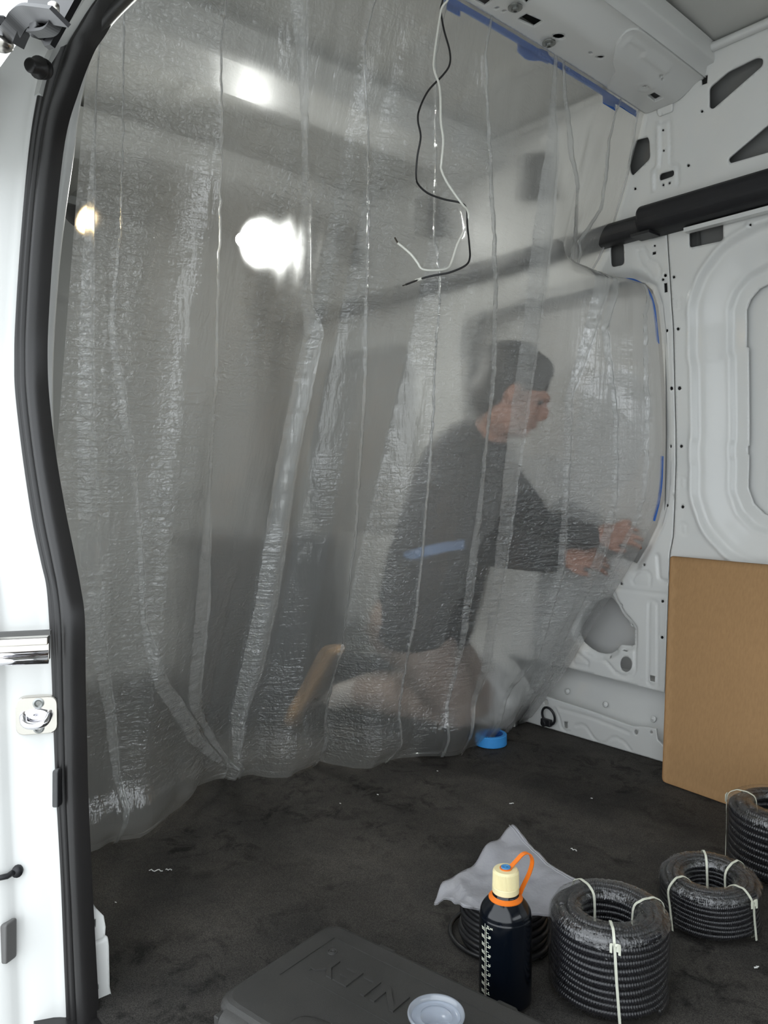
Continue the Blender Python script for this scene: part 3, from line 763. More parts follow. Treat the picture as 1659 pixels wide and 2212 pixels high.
for z, (yc, nc) in zip(zrow, rows):
    x = sheet_x(yc, np.full(len(yc), z))
    for xi, yi, ni in zip(x, yc, nc):
        n1 = noise.noise(Vector((yi * 7.5, z * .9, 3.1))); n2 = noise.noise(Vector((yi * 23, z * 2.2, 7.7))); n3 = noise.noise(Vector((yi * 9, z * 16, 1.3)))
        edge = min(1, (yi - YL) / .06) * min(1, max(0, (float(np.interp(z, rb[:, 2], rb[:, 1])) - yi) / .05)) * min(1, (ZT - z) / .12 + .1)
        dsp = (.020 * n1 + .006 * n2 + .0025 * n3) * max(0, edge)
        lowz = math.exp(-z / .10)
        dsp += lowz * .030 * noise.noise(Vector((yi * 11, z * 9, 5.5)))
        yj = yi + .010 * noise.noise(Vector((yi * 12, z * 1.5, 9.2))) * max(0, edge)
        zz = z + (.012 * noise.noise(Vector((yi * 14, 2.2, .4))) if z < .02 else 0)
        if ni > .003:                                          # crumpled pleat edges
            cr = noise.noise(Vector((yi * 30, z * 55, 2.0 + ni * 100)))
            dsp += .0028 * cr * max(0, edge); yj += .0030 * noise.noise(Vector((3.3, z * 48, yi * 9))) * max(0, edge)
        Vsh.append((xi + ni + dsp, yj, max(.002, zz)))
ncols = len(rows[0][0])
sheet = mesh('plastic_sheet', Vsh, grid_faces(len(rows), ncols), SHEETM, None, True)
turn = set()
for k in range(len(folds_px)):
    b0_ = NSEG + k * (NSEG + 2 * NF); turn |= {b0_, b0_ + NF, b0_ + 2 * NF}
ev = np.empty(len(sheet.data.edges) * 2, int); sheet.data.edges.foreach_get('vertices', ev); ev = ev.reshape(-1, 2) % ncols
sh_ = np.isin(ev[:, 0], list(turn)) & (ev[:, 0] == ev[:, 1])
at_ = sheet.data.attributes.new('sharp_edge', 'BOOLEAN', 'EDGE'); at_.data.foreach_set('value', sh_)
tag(sheet, 'pleated clear plastic sheet hung across the van from the roof bow to the floor', 'plastic sheet')

# blue tape holding the sheet
def tape(name_pts, wvec, w, label):
    P = smooth_path(name_pts, 6); V, F = ribbon(P, wvec, w, .0008)
    o = MB().add(V, F).build('tape_strip', BLUETAPE, None, False); tag(o, label, 'tape', 'blue tape strips holding the sheet'); return o
tp = [(BX0 - .014, y, float(bowz(y)) - .006) for y in np.linspace(1.16, 2.02, 9)]
tape(tp, (0, 0, 1), .018, 'long strip of blue tape along the rear edge of the roof bow')
tape([(BX0 - .018, y, float(bowz(y)) - .012 + .01 * math.sin(y * 40)) for y in np.linspace(1.50, 1.62, 5)], (0, 0, 1), .03, 'blue tape flap hanging beside the washer on the bow')
tape([(BX0 - .018, y, float(bowz(y)) - .012) for y in np.linspace(1.25, 1.30, 4)], (0, 0, 1), .03, 'short blue tape tab on the bow beside the hanging wires')
tape([(BX0 - .018, y, float(bowz(y)) - .016) for y in np.linspace(1.86, 1.92, 4)], (0, 0, 1), .03, 'short blue tape tab on the bow near its gusset')
tape([on_wall(a, b, -.008) for a, b in [(1352, 603), (1375, 606), (1398, 622), (1411, 655), (1417, 700), (1421, 740)]], (.7, 0, -.7), .014, 'blue tape curving round the top corner of the window recess')
tape([on_wall(a, b, -.008) for a, b in [(1430, 985), (1428, 1040), (1422, 1085), (1412, 1125)]], (.97, 0, -.2), .010, 'blue tape at the lower end of the window recess edge')

# ================================================================== THINGS
# ------------------------------------------------------------------ black rail on the far wall
rail = thing('padded_rail', (-1.0, 2.08, 1.64), 'thick black padded rail running along the white far wall', 'rail')
def rail_prof(zt, zbm, dep, x):
    zmid = (zt + zbm) / 2; P = []
    yb = float(Yw(zmid)) + .01
    pts = [(yb, zt), (yb - dep * .75, zt), (yb - dep, zt - .015), (yb - dep, zbm + .025), (yb - dep * .8, zbm + .004), (yb - dep * .55, zbm), (yb, zbm)]
    return [(x, y, z) for y, z in rounded(pts, .012, 3)]
zt = on_wall(1382, 441, -.07)[2]; zbm = on_wall(1388, 503, -.07)[2]
xe = on_wall(1366, 450, -.08)[0]
a = rail_prof(zt, zbm, .085, xe + .004); mid = rail_prof(zt + .002, zbm - .002, .092, xe + .012); b = rail_prof(zt, zbm, .092, FX)
n = len(a); MB().add(a + mid + b, grid_faces(3, n, False, True) + [tuple(range(n)), tuple(range(2 * n, 3 * n))[::-1]]).build('rail_cover', RAILM, rail, False)
a = rail_prof(zt - .012, zbm + .004, .062, RX + .02); b = rail_prof(zt - .012, zbm + .004, .062, xe + .02)
MB().add(a + b, grid_faces(2, n, False, True) + [tuple(range(n)), tuple(range(n, 2 * n))[::-1]]).build('rail_core', BLACKP, rail)
V, F = box((xe + .02, float(Yw(1.6)) - .05, zbm - .004), .03, .03, .004); MB().add(V, F).build('end_clip', BLACKP, rail)
V, F = box((xe + .55, float(Yw(1.6)) - .022, zbm - .012), .42, .012, .006); MB().add(V, F).build('white_ledge', WHITE, rail)

# ------------------------------------------------------------------ bolts with washers under the bow
for (px, py, lab) in [(1113, 15, 'zinc bolt and wide washer under the bow by the square holes'), (1186, 92, 'zinc bolt and wide washer clamping the plastic sheet to the bow')]:
    p = on_z(px, py, ZB - .004); t = thing('washer_bolt', p, lab, 'bolt', 'bolts under the roof bow')
    dn = [np.array([1., 0, 0]), np.array([0, -1., 0]), np.array([0, 0, -1.])]
    V, F = lathe([(.008, 0), (.0165, 0), (.0165, .003), (.008, .003)], p, 28, dn); wsh = MB().add(V, F).build('washer', ZINC, t)
    V, F = lathe([(.008, .003), (.0085, .005), (.008, .009), (.004, .010), (.0035, .006), (0, .006)], p, 12, dn, False); MB().add(V, F).build('bolt_head', ZINC, wsh)

# ------------------------------------------------------------------ cable ends hanging from the bow
def wire_pts(z): return zm(z, 600, 0, 2.37)
kx = [(845, -60), (845, 0), (835, 50), (850, 150), (880, 260), (880, 330), (845, 385), (770, 465), (725, 560), (718, 620), (732, 700), (715, 800), (708, 900), (720, 945), (770, 990), (850, 1020), (940, 1040), (967, 1075), (970, 1150), (980, 1250), (983, 1320), (960, 1360), (880, 1395), (800, 1410), (740, 1425), (700, 1440), (655, 1457)]
wx = [(890, -60), (870, 0), (840, 40), (825, 120), (800, 300), (802, 360), (825, 430), (833, 500), (835, 620), (847, 720), (838, 830), (838, 870), (870, 940), (940, 1040), (970, 1075), (977, 1110), (965, 1160), (920, 1250), (890, 1340), (865, 1375), (800, 1384), (740, 1378), (715, 1345), (680, 1300), (615, 1245)]
def wdep(i, n, o): return 1.62 + o + .03 * math.sin(i * .5)
kp = smooth_path([at_d(a, b, wdep(i, 27, 0)) for i, (a, b) in enumerate(wire_pts(kx))], 6)
wp = smooth_path([at_d(a, b, wdep(i, 25, -.012)) for i, (a, b) in enumerate(wire_pts(wx))], 6)
t = thing('hanging_wire', kp[0], 'black wire dangling from the roof bow, twisted round a white one', 'wire')
MB().add(*tube(kp, .0021, 7)).build('wire_insulation', CABLE, t, True)
e = at_d(*wire_pts([(706, 1437)])[0], wdep(25, 27, 0)); e2 = at_d(*wire_pts([(738, 1426)])[0], wdep(24, 27, 0))
MB().add(*tube([e, e2], .0031, 8)).build('white_sleeve', WIREW, t)
MB().add(*tube([kp[-1], kp[-1] + (kp[-1] - kp[-4]) * .8], .0012, 6)).build('bare_end', COPPER, t)
t = thing('hanging_wire', wp[0], 'white wire dangling from the roof bow with its end curled up', 'wire')
MB().add(*tube(wp, .0024, 7)).build('wire_insulation', WIREW, t, True)
MB().add(*tube([wp[-1], wp[-1] + (wp[-1] - wp[-3]) * .9 + np.array([0, 0, .006])], .0018, 6)).build('bare_end', COPPER, t)

# ------------------------------------------------------------------ cardboard leaning on the far wall
c0 = on_z(1432, 1688, .001); c1 = on_z(1590, 1744, .001)
ldir = (c1 - c0); ldir[2] = 0; ldir /= np.linalg.norm(ldir)
ct = on_y(1447, 1201, float(Yw(.6)) - .012)
updir = ct - c0; hgt = np.linalg.norm(updir); updir /= hgt
nrm = np.cross(ldir, updir)
nrm /= np.linalg.norm(nrm)
card = thing('cardboard_sheet', c0, 'flat brown cardboard sheet leaning against the white far wall', 'cardboard')
LEN = .95
def curl(u, v): return .010 * math.sin(u * 5) * (v / hgt)
cpo = rounded([(0.0, 0), (LEN, 0), (LEN, hgt), (.004, hgt)], .012, 3)
def card3(u, v, o):
    p = c0 + ldir * u + updir * v + nrm * (-o * 1.0 + 0) + np.array([0, -.012 * (v / hgt) * math.sin(min(u, .95) * 3.0), 0])
    return tuple(p)
panel('corrugated_board', cpo, [], grid_pts(0, LEN, 0, hgt, .03), None, card3, CARD, card, -.005)
tq = on_y(1640, 1392, 2.06)
tear = [c0 + ldir * .335 + updir * .385, c0 + ldir * .372 + updir * .372, c0 + ldir * .350 + updir * .345, c0 + ldir * .325 + updir * .350]
side = -nrm if nrm[1] > 0 else nrm
tear = [q + side * (.012 if k < 2 else .006) + np.array([0, -.012 * .6, 0]) for k, q in enumerate(tear)]
MB().add(tear, [(0, 1, 2, 3)]).build('torn_flap', CARD, card)

# ------------------------------------------------------------------ conduit coils
def corrugated(P, r, pitch, sides=8):
    """ribbed tube through densely sampled path"""
    P = np.asarray(P); d = np.concatenate([[0], np.cumsum(np.linalg.norm(np.diff(P, axis=0), axis=1))])
    m = int(d[-1] / (pitch / 3)); s = np.linspace(0, d[-1], m)
    Q = np.stack([np.interp(s, d, P[:, k]) for k in range(3)], 1)
    rr = np.where(np.arange(m) % 3 == 2, r * .74, r)
    return tube(Q, rr, sides)
def coil(name, c, Ro, Ri, hgt, rows_, tr, pitch, label, tie_angs, tilt=(0, 0), knots=0):
    t = thing(name, c, label, 'conduit coil', 'wrapped conduit coils on the floor')
    c = np.array(c)
    rx, ry = tilt
    Rm = np.array(Matrix.Rotation(rx, 3, 'X') @ Matrix.Rotation(ry, 3, 'Y'))
    lift = abs(math.sin(rx)) * Ro + abs(math.sin(ry)) * Ro
    def T(P): return (np.asarray(P) @ Rm.T) + c + np.array([0, 0, lift])
    dz = (hgt - 2 * tr) / (rows_ - 1)
    def helix(R, z0, z1, turns, ph=0):
        a = np.linspace(0, turns * 2 * math.pi, int(turns * 72)) + ph; wob = .0012 * np.sin(a * 3.1 + R * 90)
        return np.stack([(R + wob) * np.cos(a), (R + wob) * np.sin(a), np.linspace(z0, z1, len(a)) + .0008 * np.sin(a * 2.3)], 1)
    mb = MB(); nl = max(2, int(round((Ro - Ri) / (2 * tr))))
    rad = np.linspace(Ro - tr, Ri + tr, nl)
    round_in = lambda k: (.35 * 2 * tr if k in (0, nl - 1) else 0.)
    for k, R in enumerate(rad):
        if k in (0, nl - 1):
            mb.add(*corrugated(T(helix(R, tr + round_in(k), hgt - tr - round_in(k), rows_ - 1 + .0, k * 2.)), tr, pitch))
        else:
            mb.add(*corrugated(T(helix(R, hgt - tr - .4 * dz, hgt - tr, 1.35, k * 1.7)), tr, pitch))
            mb.add(*corrugated(T(helix(R, tr, tr + .4 * dz, 1.1, k)), tr, pitch, 6))
    mb.build('ribbed_conduit', CONDUIT, t, True)
    g = .0022; q = .014
    prof = [(Ri - g, .012)] + [(Ri - g, hgt * f) for f in (.25, .5, .75)] + [(Ri - g, hgt - q), (Ri - g + .004, hgt - .004), (Ri + q * .8, hgt + g), ((Ro + Ri) / 2, hgt + g * 1.3), (Ro - q, hgt + g), (Ro - .004, hgt - .004), (Ro + g, hgt - q)] + [(Ro + g + .0015 * math.sin(k), hgt * f) for k, f in enumerate((.8, .65, .5, .35, .2))] + [(Ro + g, .012), (Ro - q, .001), ((Ro + Ri) / 2, .001), (Ri + q, .001), (Ri - g, .012)]
    seg = 96; V = []
    for (r, h) in prof:
        for k in range(seg):
            a = 2 * math.pi * k / seg; n_ = noise.noise(Vector((math.cos(a) * 9, math.sin(a) * 9, h * 18))) * .0012 + .0007 * math.sin(k * 2.9)
            V.append(((r + n_) * math.cos(a), (r + n_) * math.sin(a), max(.0008, h + (n_ * .6 if h > .02 else 0))))
    MB().add(T(V), grid_faces(len(prof), seg, False, True)).build('clear_wrap', WRAPM, t, True)
    for i, an in enumerate(tie_angs):
        g2 = .0036
        lp = [(Ro + g2, .004), (Ro + g2, hgt * .5), (Ro + g2, hgt - .014), (Ro - .012, hgt + .003), ((Ro + Ri) / 2, hgt + .0045), (Ri + .010, hgt + .002), (Ri - .004, hgt - .014), (Ri - .004, hgt * .4), (Ri - .004, .006)]
        da = [.10, .04, 0, -.01, -.03, -.05, -.05, -.06, -.06]
        P = smooth_path([(r * math.cos(an + q_), r * math.sin(an + q_), h) for (r, h), q_ in zip(lp, da)], 4)
        V, F = ribbon(T(P), Rm @ np.array([-math.sin(an), math.cos(an), 0]), .0042, .0012)
        tb = MB().add(V, F)
        if i == knots:
            k0 = np.array([(Ro + g2 + .002) * math.cos(an), (Ro + g2 + .002) * math.sin(an), hgt - .012]); sd = np.array([-math.sin(an), math.cos(an), 0])
            for s_, l_ in ((-1, .010), (1, .008), (1, .013)):
                P = smooth_path([k0, k0 + sd * s_ * l_ * .5 + np.array([0, 0, .004]), k0 + sd * s_ * l_ * .55 + np.array([0, 0, -l_])], 4)
                V, F = ribbon(T(P), Rm @ (np.array([math.cos(an), math.sin(an), 0]) * .3 + sd * .8), .0045, .001); tb.add(V, F)
        tb.build('tie_strap', TIE, t)
    return t
def floor_at(px, py): return on_z(px, py, 0.001)
va = math.atan2(-Fh[1], -Fh[0])                                  # direction from a thing towards the camera
cA = floor_at(1314, 2140); coil('conduit_coil', cA, .0945, .045, .146, 12, .0066, .0042, 'large clear-wrapped coil of black ribbed conduit beside the dark bottle', [va - .20, va - 2.75, va + 1.75])
cB = floor_at(1533, 1990); coil('conduit_coil', cB, .090, .044, .092, 9, .0055, .0033, 'low small coil of thin black conduit in clear wrap between two taller coils', [va + .50, va - 1.25, va + 2.9, va + 2.0], (.06, .0))
cC = floor_at(1692, 1880); coil('conduit_coil', cC, .112, .060, .150, 9, .0088, .0046, 'thick black ribbed conduit coil standing next to the cardboard', [va - 2.2, va + 2.4])
# ------------------------------------------------------------------ black cable coil under the zip bag
cc = floor_at(1090, 2030); cab = thing('cable_coil', cc, 'coil of plain black cable under the zip bag, behind the bottle', 'cable coil')
mb = MB(); r_c = .0052
for lay, (R0, R1) in enumerate([(.080, .070), (.068, .060), (.056, .050)]):
    rowsn = 10 - lay
    a = np.linspace(0, rowsn * 2 * math.pi, rowsn * 48) + lay; f = np.linspace(0, 1, len(a))
    P = np.stack([(R0 + (R1 - R0) * f + .003 * np.sin(a * 1.3)) * np.cos(a), (R0 + (R1 - R0) * f + .003 * np.sin(a * 1.3)) * np.sin(a), r_c + f * .088 + .002 * np.sin(a * .7 + lay)], 1) + cc
    mb.add(*tube(P, r_c, 8))
mb.build('wound_cable', CABLE, cab, True)
a = np.linspace(0, 2 * math.pi, 60); P = np.stack([.092 * np.cos(a + 1) - .014, .088 * np.sin(a + 1), r_c * .8 + .012 * (a / 6.3) ** 2], 1) + cc
MB().add(*tube(P, .0042, 8)).build('loose_turn', CABLE, cab, True)
# ------------------------------------------------------------------ zip bag on top of it
bz = [((1108, 1780), .150), ((1255, 1903), .122), ((1240, 1945), .112), ((1188, 1976), .103), ((1090, 1966), .1035), ((1000, 1957), .100), ((975, 1942), .092), ((936, 1951), .070), ((958, 1903), .096), ((1010, 1876), .108), ((1060, 1818), .135)]
b3 = np.array([on_z(a, b, z) for (a, b), z in bz])
def bag3(u, v, o):
    d = np.hypot(b3[:, 0] - u, b3[:, 1] - v) + 1e-4; w = 1 / d ** 2.2; z = float((w * b3[:, 2]).sum() / w.sum())
    inside = min(1, float(d.min()) / .03)
    z = max(z, .1015 if math.hypot(u - cc[0], v - cc[1]) < .085 else z)
    z += inside * (.006 * noise.noise(Vector((u * 22, v * 22, 1))) + .003 * noise.noise(Vector((u * 60, v * 30, 4))))
    return (u, v, z - o)
zbag = thing('zip_bag', b3.mean(0) * np.array([1, 1, 0]) + np.array([0, 0, .1]), 'empty frosted plastic zip bag lying over the black cable coil', 'bag')
outl = rounded([(p[0], p[1]) for p in b3], .004, 2)
panel('bag_front', outl, [], grid_pts(b3[:, 0].min(), b3[:, 0].max(), b3[:, 1].min(), b3[:, 1].max(), .006), None, bag3, BAGM, zbag, .0004, .008)
panel('bag_back', outl, [], grid_pts(b3[:, 0].min(), b3[:, 0].max(), b3[:, 1].min(), b3[:, 1].max(), .009), lambda P: np.full(len(P), .003), bag3, BAGM, zbag, .0004, .008)
for k in (.006, .012):
    P = [np.array(bag3(*(b3[0][:2] + (b3[1][:2] - b3[0][:2]) * t_ + np.array([-.6, -.75]) * k), 0)) + np.array([0, 0, .0012]) for t_ in np.linspace(.03, .97, 14)]
    MB().add(*tube(P, .0009, 6)).build('zip_track', BAGM, zbag, True)

# ------------------------------------------------------------------ drinking bottle
cb = floor_at(1091, 2158); BR = .0425
bot_t = thing('water_bottle', cb, 'dark navy water bottle with cream screw cap and orange strap', 'bottle')
BHT = .149
prof = [(.0, .001), (.034, .001), (.040, .004), (BR, .012), (BR, .06), (BR, .10), (BR, BHT - .012), (BR - .001, BHT - .005), (.0405, BHT + .002), (.036, BHT + .010), (.029, BHT + .018), (.0235, BHT + .023), (.0205, BHT + .026), (.0195, BHT + .029), (.0195, BHT + .040), (0, BHT + .040)]
prof2 = [prof[0]] + [tuple(q) for q in smooth_path(prof[1:12], 4)] + prof[12:]
V, F = lathe(prof2, cb, 64, None, False); MB().add(V, F).build('bottle_body', NAVY, bot_t, True)
cz = BHT + .030
V = []; seg = 320
cp = [(.0212, cz), (.0217, cz + .001), (.0217, cz + .009), (.0210, cz + .0098), (.0210, cz + .011), (.0205, cz + .033), (.0200, cz + .0355), (.0185, cz + .0370), (.0, cz + .0375)]
for i, (r, h) in enumerate(cp):
    for k in range(seg):
        a = 2 * math.pi * k / seg; rr = r + (.0005 if i in (4, 5) and (k // 2) % 2 else 0); V.append((cb[0] + rr * math.cos(a), cb[1] + rr * math.sin(a), cb[2] + h))
capo = MB().add(V, grid_faces(len(cp), seg, False, True)).build('screw_cap', CREAM, bot_t, False)
# neck ring, cap ring and strap
ring = [cb + np.array([.0265 * math.cos(a), .0265 * math.sin(a), BHT + .0225]) for a in np.linspace(0, 2 * math.pi, 48, endpoint=False)]
V = []
for k in range(48):
    a = 2 * math.pi * k / 48
    for r, h in ((.0215, .0255), (.0275, .0215), (.0275, .0190), (.0215, .0230)): V.append((cb[0] + r * math.cos(a), cb[1] + r * math.sin(a), cb[2] + BHT + h))
strap = MB().add(V, grid_faces(48, 4, True, True))
V, F = lathe([(.0, .0300), (.0098, .0300), (.0098, .0322), (.0, .0322)], cb + np.array([0, 0, cz + .007]), 32, None, False); strap.add(V, F)
tz = cb[2] + cz + .0386
dR = Rt * .96 + Fh * .28
sp = [cb + np.array([0, 0, cz + .0386]) + dR * .008, cb + np.array([0, 0, cz + .047]) + dR * .018, cb + np.array([0, 0, cz + .057]) + dR * .030, cb + np.array([0, 0, cz + .0565]) + dR * .041, cb + np.array([0, 0, cz + .043]) + dR * .047, cb + np.array([0, 0, cz + .024]) + dR * .042, cb + np.array([0, 0, cz + .004]) + dR * .031, cb + np.array([0, 0, BHT + .0225]) + dR * .0255]
sp = smooth_path(sp, 6); sdv = np.cross(dR / np.linalg.norm(dR), [0, 0, 1.]); V, F = ribbon(sp, sdv * .9 + dR * .25, .0085, .0016); strap.add(V, F)
stro = strap.build('carry_strap', ORANGE, bot_t, False)
V, F = lathe([(.0, .0320), (.0078, .0320), (.0076, .0338), (.0050, .0338), (.0046, .0330), (.0022, .0330), (.0020, .0340), (0, .0340)], cb + np.array([0, 0, cz + .007]), 32, None, False)
MB().add(V, F).build('strap_button', BLUEB, stro, False)
# printed scale wrapped on the bottle
def text_mesh(s, size, extrude=0., bold=0.):
    cu = bpy.data.curves.new('txt', 'FONT'); cu.body = s; cu.size = size; cu.extrude = extrude; cu.offset = bold; cu.resolution_u = 2; cu.space_character = 1.12 if extrude else 1.0
    ob = bpy.data.objects.new('txt', cu); COL.objects.link(ob); bpy.context.view_layer.update()
    me = bpy.data.meshes.new_from_object(ob.evaluated_get(bpy.context.evaluated_depsgraph_get()))
    V = np.array([v.co[:] for v in me.vertices]).reshape(-1, 3); F = [tuple(p.vertices) for p in me.polygons]
    bpy.data.objects.remove(ob); bpy.data.curves.remove(cu); bpy.data.meshes.remove(me)
    return V, F
tocam = math.atan2(CAM[1] - cb[1], CAM[0] - cb[0])
def wrap(u, h, r=BR + .0003):
    """u metres to the right round the bottle as the camera sees it, h height"""
    a = tocam + u / BR
    return (cb[0] + r * math.cos(a), cb[1] + r * math.sin(a), cb[2] + h)
pr = MB()
def bar(u0, u1, h0, h1):
    k = max(2, int((u1 - u0) / .003) + 2); V = [wrap(u, h0) for u in np.linspace(u0, u1, k)] + [wrap(u, h1) for u in np.linspace(u0, u1, k)]
    pr.add(V, [(i, i + 1, k + i + 1, k + i) for i in range(k - 1)])
def word(s, u, h, size):
    V, F = text_mesh(s, size, 0, .0001); pr.add([wrap(u + v[0], h + v[1]) for v in V], F)
hz_of = lambda oz: .012 + (BHT - .028) * (oz / 32.)
u0 = -.0365
bar(u0, u0 + .0008, .01, hz_of(33.5)); bar(u0 + .0030, u0 + .0038, .01, hz_of(32))
for k in range(2, 17):
    oz = 2 * k; h = hz_of(oz); bar(u0 + .0030, u0 + (.0110 if oz % 4 == 0 else .0085), h - .0004, h + .0004)
    if oz % 4 == 0: word('32 oz' if oz == 32 else str(oz), u0 + (.0042 if oz == 32 else .0072), h + .0010, .0052)
for ml in range(100, 1000, 100):
    h = hz_of(ml / 29.57); bar(u0 - .0085, u0, h - .0004, h + .0004); word(str(ml), u0 - .0090, h + .0010, .0050)
pr.build('printed_scale', INK, bot_t, False)

# ------------------------------------------------------------------ tool case
CT = .085
A_ = on_z(718, 1984, CT); C_ = on_z(1168, 2196, CT)
Lx = C_ - A_; Lx[2] = 0; Lx /= np.linalg.norm(Lx); Wx = np.array([Lx[1], -Lx[0], 0])            # Wx runs towards the camera
LEN_, WID_ = .46, .262
case = thing('tool_case', A_ + Lx * LEN_ / 2 + Wx * WID_ / 2 - np.array([0, 0, CT - .001]), 'black plastic tool case with raised lettering on the lid', 'tool case')
def cse(u, w, h): return A_ + Lx * u + Wx * w + np.array([0, 0, h - CT])
def case_slab(inset0, z0, z1, r, seg=6, top_round=True):
    """rounded-corner slab"""
    V = []
    lev = [(0.003, z0), (0, z0 + .003), (0, z1 - .012), (.002, z1 - .006), (.006, z1 - .002), (.012, z1)] if top_round else [(.004, z0), (0, z0 + .004), (0, z1)]
    n = None
    for ins, z in lev:
        i = inset0 + ins; poly = rounded([(i, i), (LEN_ - i, i), (LEN_ - i, WID_ - i), (i, WID_ - i)], r, seg); n = len(poly); V += [cse(u, w, z) for u, w in poly]
    return V, grid_faces(len(lev), n, False, True) + [tuple(range(n)), tuple(range((len(lev) - 1) * n, len(lev) * n))[::-1]]
def flip(F): return [tuple(reversed(f)) for f in F]
V, F = case_slab(0, .001, .043, .03, 6, False); MB().add(V, F).build('case_base', CASEM, case, False)
V, F = case_slab(.001, .0455, CT, .03); lid = MB().add(V, F).build('case_lid', CASEM, case, False)
lm = MB()
def rib_line(pts, w=.0016, h=.0012):
    for (a, b) in zip(pts[:-1], pts[1:]):
        a = np.array(a, float); b = np.array(b, float); d = (b - a) / np.linalg.norm(b - a); nn = np.array([-d[1], d[0]]) * w / 2; a = a - d * w / 2; b = b + d * w / 2
        q = [a - nn, b - nn, b + nn, a + nn]; V = [cse(*p, CT - .001) for p in q] + [cse(*p, CT + h) for p in q]
        lm.add(V, [(4, 5, 6, 7), (0, 1, 5, 4), (1, 2, 6, 5), (2, 3, 7, 6), (3, 0, 4, 7)])
def uw(px, py): p = on_z(px, py, CT) - A_; return (float(p @ Lx), float(p @ Wx))
k1 = uw(722, 2026); k2 = uw(605, 2105)
rib_line([(k2[0], k2[1]), (k1[0], k1[1]), (LEN_ - .04, k1[1])])
t1 = uw(662, 2112); t0 = uw(672, 2092)
rib_line([(t0[0], t0[1] - .004), (t0[0], t0[1] + .004)], .003, .0008)
rib_line([(t1[0], t1[1]), (LEN_ - .05, t1[1])], .0014, .0010)
lm.build('lid_rib', CASEM, lid)
ftx = uw(740, 2057)
# lettering, read from the far side of the case
V, F = text_mesh('STANLEY', .052, .0016, .0010)
V = np.array(V); xs_ = V[:, 0]; V[:, 0] = (xs_ - xs_.max()); wfit = .288 / (xs_.max() - xs_.min()); V[:, 0] *= wfit
e0 = uw(683, 2083); base_w = uw(785, 2092)
wtop = uw(748, 2134)[1]; wbot = uw(752, 2087)[1]
ys_ = V[:, 1]; hfit = abs(wtop - wbot) / (ys_.max() - ys_.min())
Vt = [cse(e0[0] - v[0], wbot + (v[1] - ys_.min()) * hfit, CT + .0006 + v[2]) for v in V]
MB().add(Vt, F).build('raised_lettering', CASEM, lid)
sc_ = uw(718, 2056); V, F = lathe([(.0, .0002), (.0025, .0002), (.003, .0012), (.0045, .0012), (.005, .0006), (.0065, .0006), (.0068, .0014), (.0080, .0014), (.0084, 0)], cse(sc_[0], sc_[1], CT), 24, None, False)
MB().add(V, F).build('lid_dimple', CASEM, lid)
# latches and hinge lugs, carrying handle with its recess
for u in (.052, LEN_ - .09):
    P = smooth_path([cse(u, WID_ + .001, .018), cse(u, WID_ + .010, .022), cse(u, WID_ + .012, .050), cse(u, WID_ + .008, .068), cse(u, WID_ - .006, .076)], 4)
    V, F = ribbon(P, Lx, .050, .005); la = MB().add(V, F).build('latch', CASEM, case); bevel(la, .0015, 2)
    V, F = box(cse(u - .030, WID_ + .004, .052), .005, .008, .018, [Lx, Wx, np.array([0, 0, 1.])]); bevel(MB().add(V, F).build('latch_lug', CASEM, la), .002, 2)
for u in (.115, LEN_ - .12):
    V, F = box(cse(u, -.006, .047), .017, .007, .026, [Lx, Wx, np.array([0, 0, 1.])]); bevel(MB().add(V, F).build('hinge', CASEM, case), .004, 2)
P = smooth_path([cse(.150, WID_ - .004, .044), cse(.158, WID_ + .030, .044), cse(.180, WID_ + .040, .044), cse(.280, WID_ + .040, .044), cse(.302, WID_ + .030, .044), cse(.310, WID_ - .004, .044)], 6)
MB().add(*tube(P, .010, 10)).build('handle', CASEM, case, True)
V = []
bw = WID_ - .030
for i, (s_, h_) in enumerate([(1, -.001), (.98, .006), (.90, .010), (.70, .012), (0.05, .013)]):
    for k in range(40):
        a = 2 * math.pi * k / 40; V.append(cse(.225 + .095 * s_ * math.copysign(abs(math.cos(a)) ** .6, math.cos(a)), bw + .035 * s_ * math.copysign(abs(math.sin(a)) ** .7, math.sin(a)), CT + h_ * .55))
MB().add(V, grid_faces(5, 40, False, True) + [tuple(range(160, 200))]).build('handle_boss', CASEM, lid, True)

# ------------------------------------------------------------------ small clear tub on the case
pt = on_z(942, 2192, CT + .032); tub = thing('plastic_tub', (pt[0], pt[1], CT + .002), 'small round milky plastic tub standing on the black case', 'tub')
base = np.array([pt[0], pt[1], CT + .0025])
V, F = lathe([(0, .0), (.028, 0), (.030, .002), (.0345, .026), (.0350, .028), (.0385, .0285), (.0392, .031), (.0385, .0335), (.0365, .0335), (.0355, .0315), (.0335, .0300), (.0330, .026), (.0287, .003), (0, .002)], base, 56, None, False)
MB().add(V, F).build('tub_wall', TUBM, tub, True)
V, F = lathe([(0, .0255), (.0205, .0255), (.0215, .0270), (.0225, .0255), (.0325, .0258), (.0333, .0272), (.0326, .0245), (0, .0240)], base, 56, None, False)
MB().add(V, F).build('tub_lid', TUBM, tub, True)

# ------------------------------------------------------------------ roll of blue tape on the floor
ctp = floor_at(1060, 1607)
roll = thing('tape_roll', ctp, 'roll of bright blue masking tape lying on the black floor', 'tape')
V, F = lathe([(.0395, .001), (.0500, .001), (.0515, .003), (.0515, .033), (.0500, .035), (.0395, .035), (.0395, .001)], ctp, 56, None, False); MB().add(V, F).build('tape_winding', BLUEROLL, roll, False)
V, F = lathe([(.0375, .001), (.0394, .001), (.0394, .0345), (.0375, .0345), (.0375, .001)], ctp, 48, None, False); MB().add(V, F).build('tape_core', BLUETAPE, roll, False)

